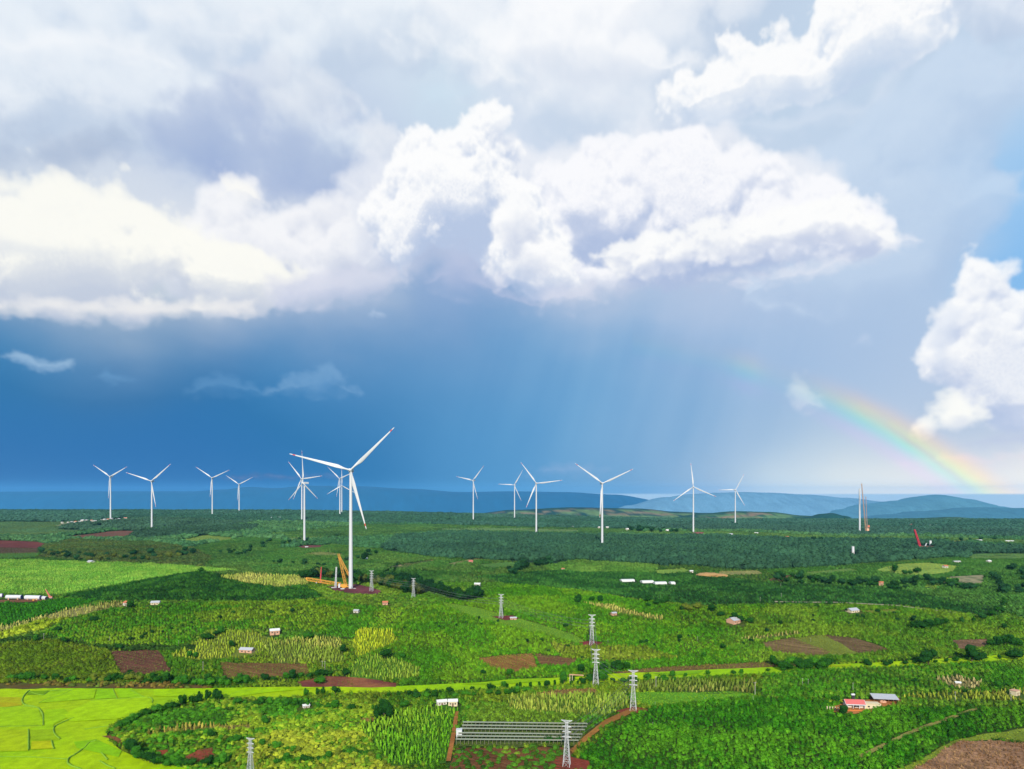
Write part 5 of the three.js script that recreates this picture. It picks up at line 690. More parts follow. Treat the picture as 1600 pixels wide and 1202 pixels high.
function house(name, label, cat, px, py, wpx, o = {}) {
  const p = at(px, py), w = (0.88 * wpx * -p[2]) / LENS, d = w * (o.deep ?? 0.7), h = o.h ?? Math.min(3.2, w * 0.5), r = d * (o.pitch ?? 0.26), t = thing(name, label, cat, p, o.turn ?? rr(-0.5, 0.5), o.group), wall = o.wall ?? wallWhite, roof = o.roof ?? roofWhite, g = [];
  const th = 0.2; g.push(box(w, h + 0.8, th, 0, h / 2 - 0.4, -d / 2 + th / 2), box(th, h + 0.8, d - 2 * th, -w / 2 + th / 2, h / 2 - 0.4, 0), box(th, h + 0.8, d - 2 * th, w / 2 - th / 2, h / 2 - 0.4, 0));
  const dw = Math.min(1.1, w * 0.2), dh = h * 0.72, wx = w * 0.27, ww = w * 0.16, wh = h * 0.34;                      // the front with openings for door and windows
  g.push(box(w, h - dh, th, 0, dh + (h - dh) / 2, d / 2 - th / 2)); for (const e of [-1, 1]) { const a = dw / 2, b = wx - ww / 2, c = wx + ww / 2; g.push(box(b - a, dh + 0.4, th, e * (a + b) / 2, dh / 2 - 0.2, d / 2 - th / 2), box(w / 2 - c, dh + 0.4, th, e * (c + w / 2) / 2, dh / 2 - 0.2, d / 2 - th / 2), box(ww, dh - wh + 0.4, th, e * wx, (dh - wh) / 2 - 0.2, d / 2 - th / 2)); }
  if (!o.flat) { const s = new THREE.Shape(); s.moveTo(-d / 2, 0); s.lineTo(d / 2, 0); s.lineTo(0, r); for (const e of [-1, 1]) g.push(new THREE.ExtrudeGeometry(s, { depth: th, bevelEnabled: false }).rotateY(Math.PI / 2).translate(e * (w / 2 - th / 2) - th / 2, h, 0)); }
  part('wall', g, wall, t); part('door', box(dw * 0.96, dh, 0.06, 0, dh / 2, d / 2 - th * 0.7), o.door ?? wood, t); for (const e of [-1, 1]) { const q = part('window', box(ww, wh, 0.05, e * wx, dh - wh / 2, d / 2 - th * 0.7), glassDark, t); part('frame', [box(ww, 0.07, 0.1, e * wx, dh - wh + 0.035, d / 2 - th * 0.6), box(0.06, wh - 0.1, 0.1, e * wx, dh - wh / 2, d / 2 - th * 0.6)], wallWhite, q); }
  if (o.flat) part('roof', [box(w + 0.5, 0.2, d + 0.5, 0, h + 0.12, 0)], roof, t); else part('roof', gable(w, d, r, 0.35).map((x) => x.translate(0, h + 0.04, 0)), roof, t);
  return t;
}
house('farm_house', 'small white house with a clay wall on the left slope', 'house', 429, 991, 16, { roof: roofWhite, wall: wallOrange, turn: 0.4 });
house('farm_house', 'low long house with a pale tin roof left of the middle', 'house', 386, 1020, 24, { roof: roofTin, wall: wallOrange, deep: 0.5, h: 2.6 });
house('farm_house', 'tiny orange roofed house behind a dark round tree at the left', 'house', 200, 947, 14, { roof: roofClay, wall: wallWhite });
house('farm_house', 'pale roofed hut right of the orange roofed house at the left', 'house', 243, 945, 14, { roof: roofTin, wall: wallCream, h: 2.2 });
house('farm_house', 'small orange house below the maroon pad of the main turbine', 'house', 602, 945, 9, { roof: roofClay, wall: wallOrange });
house('farm_house', 'pale hut with whitish roof in the pepper field below the main turbine', 'hut', 557, 958, 9, { roof: roofTin, wall: wallWhite });
house('farm_house', 'white and orange house among dark trees on the right slope', 'house', 1146, 974, 18, { roof: roofTin, wall: wallOrange, deep: 0.9, turn: 0.6 });
house('farm_house', 'tiny orange house on the middle slope above the pepper posts', 'house', 959, 962, 9, { roof: roofTin, wall: wallOrange });
house('farm_house', 'pale farm shed with tin roof on the right hillside', 'shed', 1332, 957, 19, { roof: roofTin, wall: wallCream, h: 2.3 });
house('farm_house', 'small tan hut on the dark red earth beside the pylon', 'hut', 802, 969, 11, { roof: roofTin, wall: wallOrange, deep: 0.5, h: 2 });
house('farm_house', 'small white roofed shed right of the largest tower', 'shed', 571, 876, 7, { roof: roofWhite });
house('farm_house', 'little pink house on the pale field strip', 'house', 736, 880, 7, { roof: roofPink, wall: wallOrange });
house('farm_house', 'white arched shed at the edge of the dark coffee right of the wood', 'shed', 746, 917, 10, { roof: roofWhite });
house('farm_house', 'white building among the hamlet trees at the left', 'house', 142, 881, 11, { roof: roofTin });
house('farm_house', 'tiny white house at the top of the bright middle meadow', 'house', 880, 891, 5, { roof: roofClay });
house('farm_house', 'little white house left of the tan soil heap', 'house', 1080, 895, 6, { roof: roofWhite });
house('farm_house', 'small white house beside the brown strip at the right', 'house', 1244, 902, 6, { roof: roofWhite });
house('farm_house', 'orange walled house among trees in the right middle distance', 'house', 1377, 916, 7, { roof: roofClay, wall: wallOrange, h: 4.5 });
house('farm_house', 'low tin roofed house at the far right behind the round trees', 'house', 1477, 888, 8, { roof: roofClay });
house('farm_house', 'white dome roofed shed left of the right turbine pad', 'shed', 1043, 831, 6, { roof: roofWhite, pitch: 0.5 });
house('farm_house', 'pale grey shed cluster right of the pinkish turbine pad', 'shed', 1141, 837, 9, { roof: roofTin });
house('farm_house', 'small white shed between the two right turbines', 'shed', 1182, 835, 6, { roof: roofWhite });
house('farm_house', 'white house at the far right end of the plain', 'house', 1530, 847, 9, { roof: roofWhite });
house('farm_house', 'long white roofed shed close to the far right edge', 'shed', 1578, 848, 12, { roof: roofWhite, deep: 0.35 });
house('farm_house', 'white house between two small trees on the right plain', 'house', 1230, 841, 5, { roof: roofClay });
house('farm_house', 'pale hut with white roof right of the yellow green meadow', 'hut', 1495, 880, 13, { roof: roofTin, deep: 0.3, h: 2.5 });
house('farm_house', 'white roofed hut at the right beyond the meadow', 'hut', 1545, 880, 8, { roof: roofWhite });
house('farm_house', 'small white house with brown front beside the near rise trees', 'house', 478, 1107, 11, { roof: roofWhite, wall: wallWhite, turn: 0.5 });
house('farm_shed', 'left of two white roofed sheds at the end of the pepper rows', 'shed', 690, 1102, 17, { roof: roofWhite, deep: 0.6, turn: 0.3, h: 2.4 });
house('farm_shed', 'right of two white roofed sheds at the end of the pepper rows', 'shed', 707.5, 1103, 16, { roof: roofWhite, wall: wallCream, deep: 0.7, turn: 0.1, h: 3 });
house('farm_house', 'cream boxy house at the right edge beside the pepper rows', 'house', 1586, 1088, 13, { roof: wallOrange, wall: wallCream, flat: 1, deep: 0.8, h: 3.6, turn: 0.5 });
house('farm_house', 'small white hut behind the dry tan posts at the right', 'hut', 1497, 1070, 8, { roof: roofWhite });
for (const [a, b, c, lab] of [[980, 909, 21, 'left one of the white greenhouse roofs in the dark coffee'], [1011, 911, 19, 'middle one of the white greenhouse roofs in the dark coffee'], [1031, 913, 19, 'right one of the white greenhouse roofs in the dark coffee'], [1050, 913, 7, 'smallest white greenhouse roof at the right end of the row']]) { const p = at(a, b), w = (c * -p[2]) / LENS, t = thing('greenhouse', lab, 'greenhouse', p, 0.15); part('roof', new THREE.CylinderGeometry(4.4, 4.4, w, 24).rotateZ(Math.PI / 2).scale(1, 0.34, 1).translate(0, 1.5, 0), roofWhite, t); part('side_wall', [box(w, 1.6, 0.15, 0, 0.8, 4.42), box(w, 1.6, 0.15, 0, 0.8, -4.42)], roofWhite, t); part('door', box(0.12, 2, 2, w / 2 + 0.1, 1, 0), greyPaint, t); }
// far village and factory strips
const tinyHouse = (px, py, w, roof, label, group) => house('village_house', label, 'house', px, py, w, { roof, group, h: rr(4, 7), deep: rr(0.5, 0.9), turn: rr(-0.6, 0.6) });
for (let i = 0; i < 26; i++) tinyHouse(568 + i * 7.2 + rr(-3, 3), 806 + rr(-1.5, 1.5), rr(2, 5), rnd() < 0.7 ? roofWhite : roofClay, `${nth(i + 1)} from left of the pale skyline houses right of the largest tower`, 'houses of the far village');
for (let i = 0; i < 10; i++) tinyHouse(256 + i * 8 + rr(-3, 3), 803 + rr(-1, 1), rr(2.5, 5), roofWhite, `${nth(i + 1)} from left of the tiny skyline buildings beside the second turbine`, 'houses of the village right of the second turbine');
for (let i = 0; i < 16; i++) tinyHouse(98 + i * 6.4 + rr(-2, 2), 819 - i * 0.42 + rr(-0.6, 0.6), rr(3, 6), i % 4 === 3 ? roofClay : roofTin, `${nth(i + 1)} from left of the white works roofs below the leftmost turbine`, 'works buildings below the leftmost turbine');
for (let i = 0; i < 18; i++) tinyHouse([1307, 1313, 1364, 1368, 1374, 1383, 1400, 1405, 1411, 1420, 1423, 1433, 1438, 1442, 1447, 1452, 1455, 1460][i], 824 + rr(-1.5, 1.5), rr(3, 6.5), rnd() < 0.6 ? roofWhite : roofClay, `${nth(i + 1)} from left of the tiny village houses behind the red crane`, 'houses of the village behind the red crane');
for (let i = 0; i < 7; i++) tinyHouse([896, 936, 949, 980, 997, 1012, 1020][i], [826, 827, 827, 830, 830, 828, 829][i], rr(3, 5), roofWhite, `${nth(i + 1)} from left of the tiny houses right of the tall middle turbine`, 'houses right of the tall middle turbine');
{ const p = at(435, 812), t = thing('works_hall', 'long low pale works hall on the plain left of the largest turbine', 'hall', p); const w = (22 * -p[2]) / LENS; part('wall', box(w, 5, 20, 0, 2.5, 0), wallWhite, t); part('roof', gable(w, 20, 3, 0.6, 0.3).map((g) => g.translate(0, 5, 0)), roofTin, t); part('door', box(4, 4, 0.2, 0, 2, 10.1), greyPaint, t); }
{ const p = at(1108, 902), t = thing('soil_heap', 'tan heap of bare soil in the middle distance right of the greenhouses', 'soil heap', p, 0, null); const g = jitterBall(3, 0.1, 61, 1).scale(16, 3.2, 8); part('soil', g, paint('b89058', 0.95, 0, 0.7), t); part('spoil', jitterBall(2, 0.14, 62, 1).scale(9, 2.6, 6).translate(14, 0, 2), paint('b89058', 0.95, 0, 0.7), t); }
// the farmhouse at the right
{
  const p = at(1344, 1107), s = -p[2] / LENS, t = thing('farmhouse', 'white farmhouse with a pink red roof and cream side wing in the right coffee plantation', 'house', [p[0], p[1], p[2]], -0.12);
  const w = 27 * s, d = 6.2, h = 3.1, x0 = -9 * s; part('wall', [box(w, h, 0.2, x0, h / 2, -d / 2), box(0.2, h, d, x0 - w / 2 + 0.1, h / 2, 0), box(0.2, h, d, x0 + w / 2 - 0.1, h / 2, 0), box(w, 0.7, 0.2, x0, h - 0.35, d / 2 - 1.4), box(w * 0.3, h, 0.2, x0 - w * 0.34, h / 2, d / 2 - 1.4), box(w * 0.26, h, 0.2, x0 + w * 0.36, h / 2, d / 2 - 1.4), box(w * 0.24, 1, 0.2, x0 + w * 0.1, 0.5, d / 2 - 1.4)], wallWhite, t);
  const rf = part('roof', gable(w, d, 1.9, 0.5).map((g) => g.translate(x0, h + 0.03, 0)), roofPink, t); part('fascia', [box(w + 1, 0.5, 0.16, x0, h - 0.12, d / 2 + 0.58), ...[-1, 1].map((e) => box(0.16, 0.3, d * 0.58, 0, 0, 0).rotateX(0.55).translate(x0 + e * (w / 2 + 0.58), h + 0.95, d / 4 + 0.1))], white, t);
  part('door', box(1.2, 2.3, 0.08, x0 - w * 0.1, 1.15, d / 2 - 1.4), wood, t); const wn = part('window', box(w * 0.22, 1.2, 0.06, x0 + w * 0.1, 1.7, d / 2 - 1.42), glassDark, t); part('frame', [box(0.08, 1.2, 0.1, x0 + w * 0.1, 1.7, d / 2 - 1.36), box(w * 0.22, 0.08, 0.1, x0 + w * 0.1, 1.1, d / 2 - 1.36)], white, wn);
  for (const e of [-0.46, -0.16, 0.18, 0.47]) part('pillar', box(0.26, h - 0.2, 0.26, x0 + w * e, h / 2 - 0.1, d / 2 + 0.3), white, t); part('porch_floor', box(w, 0.3, 2.4, x0, 0.05, d / 2 - 0.2), wallOrange, t);
  const ww = 24 * s, x1 = x0 + w / 2 + ww / 2; part('side_wing', [box(ww, 3.4, 0.2, x1, 1.7, 2.4), box(ww, 3.4, 0.2, x1, 1.7, -2.6), box(0.2, 3.4, 4.8, x1 + ww / 2 - 0.1, 1.7, -0.1), box(ww, 0.2, 5.2, x1, 3.35, -0.1), box(ww + 0.2, 0.3, 0.3, x1, 3.6, 2.4)], wallCream, t); for (const k of [-0.25, 0.05, 0.3]) part('window', box(1.1, 0.8, 0.06, x1 + ww * k, 1.9, 2.52), glassDark, t);
  const tk = thing('water_tank', 'white water tank on a dark stand behind the pink roofed farmhouse', 'water tank', [p[0] - 3 * s, p[1], p[2] - 6]); part('stand', [...[-1, 1].flatMap((a) => [-1, 1].map((b) => bar(V(a * 0.7, 0, b * 0.6), V(a * 0.6, 5.6, b * 0.5), 0.14))), box(1.8, 0.14, 1.5, 0, 5.6, 0), box(1.6, 2, 1.3, 0, 4.4, 0)], darkPaint, tk); part('tank', new THREE.CapsuleGeometry(0.62, 1.2, 6, 14).rotateZ(Math.PI / 2).translate(0, 6.3, 0), white, tk);
  const q = at(1382, 1098), sh = thing('open_shed', 'long grey roofed open shed behind the farmhouse', 'shed', q, -0.16), lw = 38 * s; part('roof', [box(lw, 0.14, 7, 0, 0, 0).rotateX(0.2).translate(0, 3.6, 0), ...Array.from({ length: 22 }, (_, i) => box(0.1, 0.06, 7, -lw / 2 + (i * lw) / 21, 0.1, 0).rotateX(0.2).translate(0, 3.6, 0))], roofTin, sh); for (let i = 0; i < 6; i++) for (const e of [-1, 1]) part('post', box(0.2, e > 0 ? 2.9 : 4.1, 0.2, -lw / 2 + 0.4 + (i * (lw - 0.8)) / 5, e > 0 ? 1.4 : 2, e * 3), wood, sh); part('back_wall', box(lw, 2.6, 0.16, 0, 1.3, -3.2), paint('5c4438', 0.9), sh); part('end_wall', box(0.2, 3, 6, lw / 2 - 0.1, 1.5, 0), wallOrange, sh); part('sack_pile', jitterBall(2, 0.15, 71, 1).scale(2, 1.1, 1.4).translate(-lw * 0.1, 0, 2), wallOrange, sh);
  const f = thing('yard_wall', 'orange brick yard wall in front of the farmhouse', 'wall', at(1335, 1113), -0.1), fw = 52 * s, brick = paint('d07c3c', 0.95, 0, 0.85); part('wall', [box(fw, 1.3, 0.25, 0, 0.5, 0), box(0.25, 1.3, 5, -fw / 2, 0.5, -2.4)], brick, f); for (let i = 0; i <= 8; i++) part('pier', box(0.42, 1.7, 0.42, -fw / 2 + (i * fw) / 8, 0.6, 0.02), brick, f);
  const fp = []; for (let i = 0; i < 5; i++) { const e = solo('cream_post', [box(0.5, 2.4, 0.5, 0, 1.2, 0), box(0.62, 0.2, 0.62, 0, 2.5, 0)], wallCream, `${nth(i + 1)} from the left of the cream posts left of the orange yard wall`, 'post', 'cream posts left of the yard wall'); const g = at(1292.5 + i * 4.2, 1111 + i * 0.3); e.position.set(...g); }
}
// shade frames, tank and gate frame
{
  const o = at(812, 1168), t = thing('shade_frame', 'long grey shade net frames on many posts at the bottom right of the middle', 'shade frame', o), net = new THREE.MeshStandardMaterial({ color: new THREE.Color(0.27, 0.3, 0.21), roughness: 0.95 }), postM = paint('a09c80', 0.9, 0, 0.6);
  for (const [y, x0, x1, hh] of [[1138, 724, 917, 2.9], [1143, 723, 916, 2.9], [1148, 720, 913, 2.9], [1155, 717, 909, 2.9], [1160, 715, 906, 2.9], [1166, 713, 903, 3.2]]) { const a = at(x0, y), b = at(x1, y), A = V(a[0] - o[0], a[1] - o[1], a[2] - o[2]), B = V(b[0] - o[0], b[1] - o[1], b[2] - o[2]), n = 30; for (let i = 0; i <= n; i++) { const q = A.clone().lerp(B, i / n); q.y = landY(q.x + o[0], q.z + o[2]) - o[1]; part('post', rod(q.clone().add(V(0, -0.3, 0)), q.clone().add(V(0, hh, 0)), 0.11, 0.1, 6), postM, t); } const m = A.clone().add(B).multiplyScalar(0.5), L = A.distanceTo(B); for (const dz of [0]) part('net_strip', new THREE.BoxGeometry(L + 0.6, 0.08, 1.5).rotateY(-Math.atan2(B.z - A.z, B.x - A.x)).rotateX(0.03).translate(m.x, m.y + hh + 0.1, m.z + dz), net, t); part('top_rail', bar(A.clone().add(V(0, hh, 0)), B.clone().add(V(0, hh, 0)), 0.13), postM, t); }
}
{ const p = at(717.5, 1153), t = thing('water_tank', 'white square tank on legs beside the orange path', 'tank', p); part('tank', [box(3, 3.4, 2.6, 0, 2.7, 0), box(3.2, 0.2, 2.8, 0, 4.5, 0)], white, t); for (const a of [-1, 1]) for (const b of [-1, 1]) part('leg', box(0.25, 1.2, 0.25, a * 1.3, 0.5, b * 1.1), greyPaint, t); }
{ const p = at(892, 1071), t = thing('timber_frame', 'pale wooden frame with an orange beam between dark trees at the paddy edge', 'frame', p), s = -p[2] / LENS; part('post', rod(V(-1.5 * s, -0.3, 0), V(-1.5 * s, 16.5 * s, 0), 0.22), wallCream, t); part('post', rod(V(2.2 * s, -0.3, 0), V(2.2 * s, 16 * s, 0), 0.22), wallCream, t); part('beam', [bar(V(-2.5 * s, 16.8 * s, 0), V(20 * s, 14.6 * s, -1.5), 0.5, 1)], wallOrange, t); part('far_post', rod(V(19.5 * s, 0, -1.5), V(19.5 * s, 14.6 * s, -1.5), 0.18), wood, t); }

// ---------- rice plots and banks ----------
{
  const plots = [['yellow', 'c4c810', [[-60, 1090], [33, 1092], [36, 1099], [33, 1104], [-60, 1107]]], ['yellow', 'c8c00c', [[-60, 1100], [20, 1100], [34, 1104], [10, 1107], [-60, 1108]]], ['green', '86b40c', [[45, 1082], [108, 1080], [74, 1082], [66, 1088], [42, 1088]]], ['lime', 'b0dc04', [[-60, 1110], [36, 1106], [60, 1112], [66, 1126], [66, 1136], [-60, 1138]]], ['lime', 'b0e000', [[72, 1111], [100, 1110], [106, 1116], [106, 1123], [84, 1134], [80, 1150], [44, 1142], [70, 1136], [68, 1120]]], ['olive', 'a8cc06', [[46, 1143], [82, 1142], [94, 1156], [92, 1159], [48, 1159]]], ['yellow', 'bcd604', [[-60, 1143], [44, 1143], [44, 1176], [-60, 1178]]], ['yellow', 'ccd404', [[49, 1161], [80, 1160], [84, 1172], [48, 1174]]], ['lime', '9cd808', [[115, 1162], [150, 1158], [190, 1176], [185, 1186], [120, 1172]]], ['lime', 'bce800', [[145, 1096], [180, 1094], [230, 1092], [236, 1098], [240, 1104], [220, 1118], [180, 1126], [110, 1130], [100, 1120], [120, 1108]]], ['lime', 'aee000', [[110, 1080], [150, 1079], [146, 1094], [60, 1101], [80, 1090]]], ['lime', 'a0dc04', [[152, 1079], [176, 1078], [183, 1093], [147, 1095]]], ['lime', 'a8e000', [[180, 1078], [206, 1078], [226, 1092], [186, 1093]]], ['lime', 'b4e400', [[240, 1079], [400, 1077], [500, 1076], [420, 1084], [360, 1092], [240, 1090]]], ['lime', '98c80c', [[720, 1071], [760, 1069], [800, 1065], [850, 1062], [856, 1066], [780, 1072]]], ['lime', '8cc40c', [[1020, 1054], [1080, 1051], [1100, 1050], [1090, 1055], [1040, 1058]]], ['yellow', 'b4cc08', [[1250, 1043], [1330, 1040], [1330, 1042], [1270, 1047]]]];
  const root = scene.getObjectByName('rice_paddy'); plots.forEach(([n, c, o], i) => part('rice_plot', patch(ground2(o), 0.85 + i * 0.004, tone(c), 0.12, 18), riceMat, root));
  const bank = (pts, w, h) => { const line = new THREE.CatmullRomCurve3(pts.map(([x, y]) => V(...at(x, y)).add(V(0, 0.35, 0)))), n = Math.max(10, pts.length * 8), p = [], c = [], idx = [], uv = [], a = tone('6c9c10'), b = tone('8cb414'); for (let i = 0; i <= n; i++) { const q = line.getPoint(i / n), t = line.getTangent(i / n), sx = -t.z, sz = t.x, k = w * (0.7 + 0.5 * hash2(i, pts.length, 9)); [[-1, 0], [-0.5, 1], [0.5, 1], [1, 0]].forEach(([e, y]) => { p.push(q.x + sx * e * k, landY(q.x, q.z) + 0.7 + y * h * (0.7 + 0.6 * hash2(i, 3, 4)), q.z + sz * e * k); const m = hash2(i, e > 0 ? 1 : 0, 17); c.push(mix(a[0], b[0], m), mix(a[1], b[1], m), mix(a[2], b[2], m)); uv.push(q.x / 10, q.z / 10); }); } for (let i = 0; i < n; i++) for (let k = 0; k < 3; k++) { const e = i * 4 + k; idx.push(e, e + 1, e + 4, e + 1, e + 5, e + 4); } const g = new THREE.BufferGeometry(); g.setAttribute('position', new THREE.Float32BufferAttribute(p, 3)); g.setAttribute('color', new THREE.Float32BufferAttribute(c, 3)); g.setAttribute('uv', new THREE.Float32BufferAttribute(uv, 2)); g.setIndex(idx); g.computeVertexNormals(); const m = new THREE.MeshStandardMaterial({ vertexColors: true, roughness: 0.9, side: THREE.DoubleSide }); part('grass_bank', g, m, root); };
  bank([[45, 1081], [38, 1088], [34, 1098], [40, 1104], [56, 1107], [64, 1114], [67, 1122], [67, 1136]], 0.41, 0.48); bank([[115, 1124], [100, 1130], [86, 1137], [83, 1144], [87, 1152], [93, 1157]], 0.38, 0.48); bank([[44, 1143], [44, 1158], [44, 1175]], 0.38, 0.48); bank([[80, 1160], [82, 1168], [84, 1173]], 0.34, 0.40); bank([[132, 1171], [140, 1163], [150, 1160]], 0.38, 0.48); bank([[132, 1171], [118, 1181], [108, 1187], [106, 1196], [118, 1202], [140, 1210]], 0.38, 0.56); bank([[158, 1179], [163, 1184], [168, 1190]], 0.38, 0.40); bank([[156, 1192], [166, 1198], [180, 1204]], 0.34, 0.40); bank([[142, 1097], [180, 1095], [232, 1092], [238, 1096], [237, 1101]], 0.30, 0.40); bank([[176, 1078], [180, 1088], [183, 1094]], 0.26, 0.32); bank([[200, 1078], [214, 1086], [226, 1092]], 0.26, 0.32); bank([[132, 1142], [160, 1138], [178, 1136]], 0.30, 0.32); bank([[45, 1083], [66, 1088], [78, 1082], [112, 1080]], 0.30, 0.32); bank([[0, 1109], [36, 1106], [56, 1108]], 0.22, 0.24); bank([[0, 1138], [40, 1137], [66, 1137]], 0.22, 0.24); bank([[0, 1185], [60, 1186], [106, 1189]], 0.26, 0.24); bank([[360, 1094], [358, 1089], [372, 1083], [400, 1079]], 0.26, 0.32); bank([[60, 1101], [70, 1096], [96, 1088], [110, 1081]], 0.22, 0.32);
}

// ---------- trees ----------
const barkMat = paint('5c4a38', 0.95, 0, 0.7);
function treeProto(n, rx, ry, lift, lobes, leaf, sd, spread) {
  seed = sd; const g = []; for (let i = 0; i < lobes; i++) { const a = rr(0, 6.28), k = i ? spread : 0, y = i ? rr(-0.45, 0.75) * ry : 0, m = Math.sqrt(Math.max(0.1, 1 - (y / ry) ** 2)), s = i ? rr(0.36, 0.58) : 0.66; g.push(plain(jitterBall(1, 0.2, sd + i, 1)).translate(0, -0.8, 0).scale(rx * s, ry * s, rx * s).translate(Math.cos(a) * rx * k * m, lift + ry + y, Math.sin(a) * rx * k * m)); }
  g.push(leafCloud(n, sd, rx, ry, rx, leaf).translate(0, lift + ry, 0)); const crown = mergeGeometries(g), tr = [rod(V(0, -0.4, 0), V(0.1, lift + ry * 0.7, 0.05), 0.3, 0.16, 7)]; for (let i = 0; i < 4; i++) { const a = i * 1.6 + 0.4; tr.push(rod(V(0.05, lift * 0.85, 0), V(Math.cos(a) * rx * 0.5, lift + ry * rr(0.7, 1.2), Math.sin(a) * rx * 0.5), 0.13, 0.05, 5)); } return { crown, trunk: mergeGeometries(tr.map(plain)) };
}
const protos = { round: [treeProto(170, 2.7, 2.2, 1.1, 7, 0.36, 101, 0.55), treeProto(190, 3, 2.1, 0.9, 8, 0.38, 151, 0.6), treeProto(160, 2.6, 2.5, 1, 7, 0.36, 181, 0.5)], tall: [treeProto(200, 1.9, 3.4, 1.8, 8, 0.36, 201, 0.5), treeProto(190, 2.2, 3.1, 1.5, 8, 0.36, 231, 0.55)], loose: [treeProto(150, 3, 1.9, 2.2, 6, 0.34, 301, 0.7)] };
const crownMats = ['1f5016', '2c661a', '184618', '3a7a1e', '26582a', '5c7028'].map((c) => { const m = new THREE.MeshPhysicalMaterial({ roughness: 0.85, specularIntensity: 0.2, side: THREE.DoubleSide }); const l = tone(c, 0.8); l[2] *= 0.6; l[0] *= 1.15; m.color.setRGB(...l); return m; });
function tree(px, py, hpx, kind, tint, label, group) {
  const p = at(px, py), pr = protos[kind], g = pr[Math.floor(rnd() * pr.length)], k = ((hpx * -p[2]) / LENS) / { round: 5.4, tall: 8.4, loose: 6 }[kind];
  const t = thing(kind === 'tall' ? 'tall_tree' : 'tree', label, 'tree', p, rr(0, 6.28), group); t.scale.set(k * rr(0.9, 1.15), k, k * rr(0.9, 1.15)); part('trunk', g.trunk, barkMat, t); part('crown', g.crown, crownMats[tint], t); return t;
}
seed = 777;
const rowSpots = (pts, n, h0, h1, spread) => { const c = new THREE.CatmullRomCurve3(pts.map((p) => V(p[0], p[1], 0))), out = []; for (let i = 0; i < n; i++) { const q = c.getPoint((i + rnd() * 0.8) / n); out.push([q.x + rr(-spread, spread), q.y + rr(-spread, spread) * 0.5, rr(h0, h1)]); } return out.sort((a, b) => a[0] - b[0]); };
const row = (pts, n, h0, h1, kinds, tints, label, group, spread = 2) => rowSpots(pts, n, h0, h1, spread).forEach(([x, y, h], i) => tree(x, y, h, kinds[Math.floor(rnd() * kinds.length)], tints[Math.floor(rnd() * tints.length)], `${nth(i + 1)} from left, ${label}`, group));
const standMat = new THREE.MeshPhysicalMaterial({ roughness: 0.85, specularIntensity: 0.2, side: THREE.DoubleSide });
const standGeo = (() => { const p = protos.round[0], c = plain(p.crown.clone()), k = plain(p.trunk.clone()), f = (g, r, gg, b) => g.setAttribute('color', new THREE.BufferAttribute(new Float32Array(g.attributes.position.count * 3).map((_, i) => [r, gg, b][i % 3]), 3)); f(c, 1, 1, 1); f(k, 1.6, 1.2, 0.9); standMat.vertexColors = true; return mergeGeometries([c, k]); })();
const CROWN = ['1f4a16', '2c5a1a', '18401c', '3a6a1e', '26502a', '5c6a28'];
function stand(pts, n, h0, h1, tints, label, spread) {      // trees too small and close to tell apart
  const sp = rowSpots(pts, n, h0, h1, spread), m = new THREE.InstancedMesh(standGeo, standMat, n), c = new THREE.Color(); sp.forEach(([x, y, h], i) => { const p = at(x, y), k = ((h * -p[2]) / LENS) / 5.4; quat.setFromEuler(eul.set(0, rnd() * 6.28, 0)); m.setMatrixAt(i, mat4.compose(V(...p), quat, V(k * rr(0.85, 1.2), k * rr(0.85, 1.3), k * rr(0.85, 1.2)))); const l = tone(CROWN[tints[Math.floor(rnd() * tints.length)]], 0.72), w = rr(0.7, 1.3); m.setColorAt(i, c.setRGB(l[0] * w, l[1] * w, l[2] * w)); });
  m.name = numbered('tree_stand'); m.castShadow = m.receiveShadow = true; scene.add(m); tag(m, label, 'trees', null, 'stuff');
}
row([[600, 1092], [700, 1084], [780, 1078], [850, 1074], [920, 1070]], 26, 6, 12, ['round', 'tall'], [0, 2, 1], 'dark tree in the belt along the near edge of the paddy strip', 'trees along the near edge of the paddy strip');
row([[640, 1092], [720, 1090], [790, 1088], [830, 1082]], 14, 8, 13, ['round'], [1, 0, 3], 'green tree in the second row below the paddy strip', 'trees in the second row below the paddy strip');
row([[276, 1108], [300, 1100], [330, 1096], [350, 1097]], 9, 13, 20, ['round', 'tall'], [0, 2], 'dark tree on the wooded point beside the left paddies', 'trees on the wooded point');
row([[180, 1148], [205, 1130], [240, 1118], [270, 1110]], 12, 10, 16, ['round'], [0, 1, 5, 3], 'bushy tree on the curved edge of the left paddies', 'trees on the curved paddy edge');
row([[196, 1166], [216, 1186], [250, 1196], [300, 1200], [360, 1196]], 22, 11, 19, ['round'], [0, 1, 2, 3], 'leafy tree at the bottom left along the paddy shore', 'trees along the bottom paddy shore');
row([[230, 1150], [300, 1150], [360, 1160], [420, 1170], [470, 1180]], 22, 7, 14, ['round', 'loose'], [1, 3, 5, 0], 'mixed tree in the scrub of the near rise', 'trees in the scrub of the near rise');
row([[430, 1196], [500, 1190], [560, 1180], [600, 1196]], 20, 8, 15, ['round'], [1, 0, 5, 3], 'olive tree in the tangled scrub at the bottom', 'trees in the bottom scrub');
row([[360, 1104], [430, 1104], [500, 1108], [560, 1112], [640, 1108]], 24, 8, 15, ['round', 'tall'], [0, 1, 3], 'green tree in the loose belt behind the near rise', 'trees behind the near rise');
row([[470, 1090], [505, 1089], [530, 1090]], 4, 12, 17, ['loose', 'tall'], [1, 0], 'tree standing up against the paddies left of the middle', 'trees standing against the paddies');
for (const [x, y, h] of [[590, 1126, 26], [600, 1124, 33], [608, 1126, 22]]) tree(x, y, h, 'tall', 2, x === 600 ? 'tallest dark tree of the clump left of the white sheds' : x === 590 ? 'left dark tree of the tall clump left of the white sheds' : 'right dark tree of the tall clump left of the white sheds');
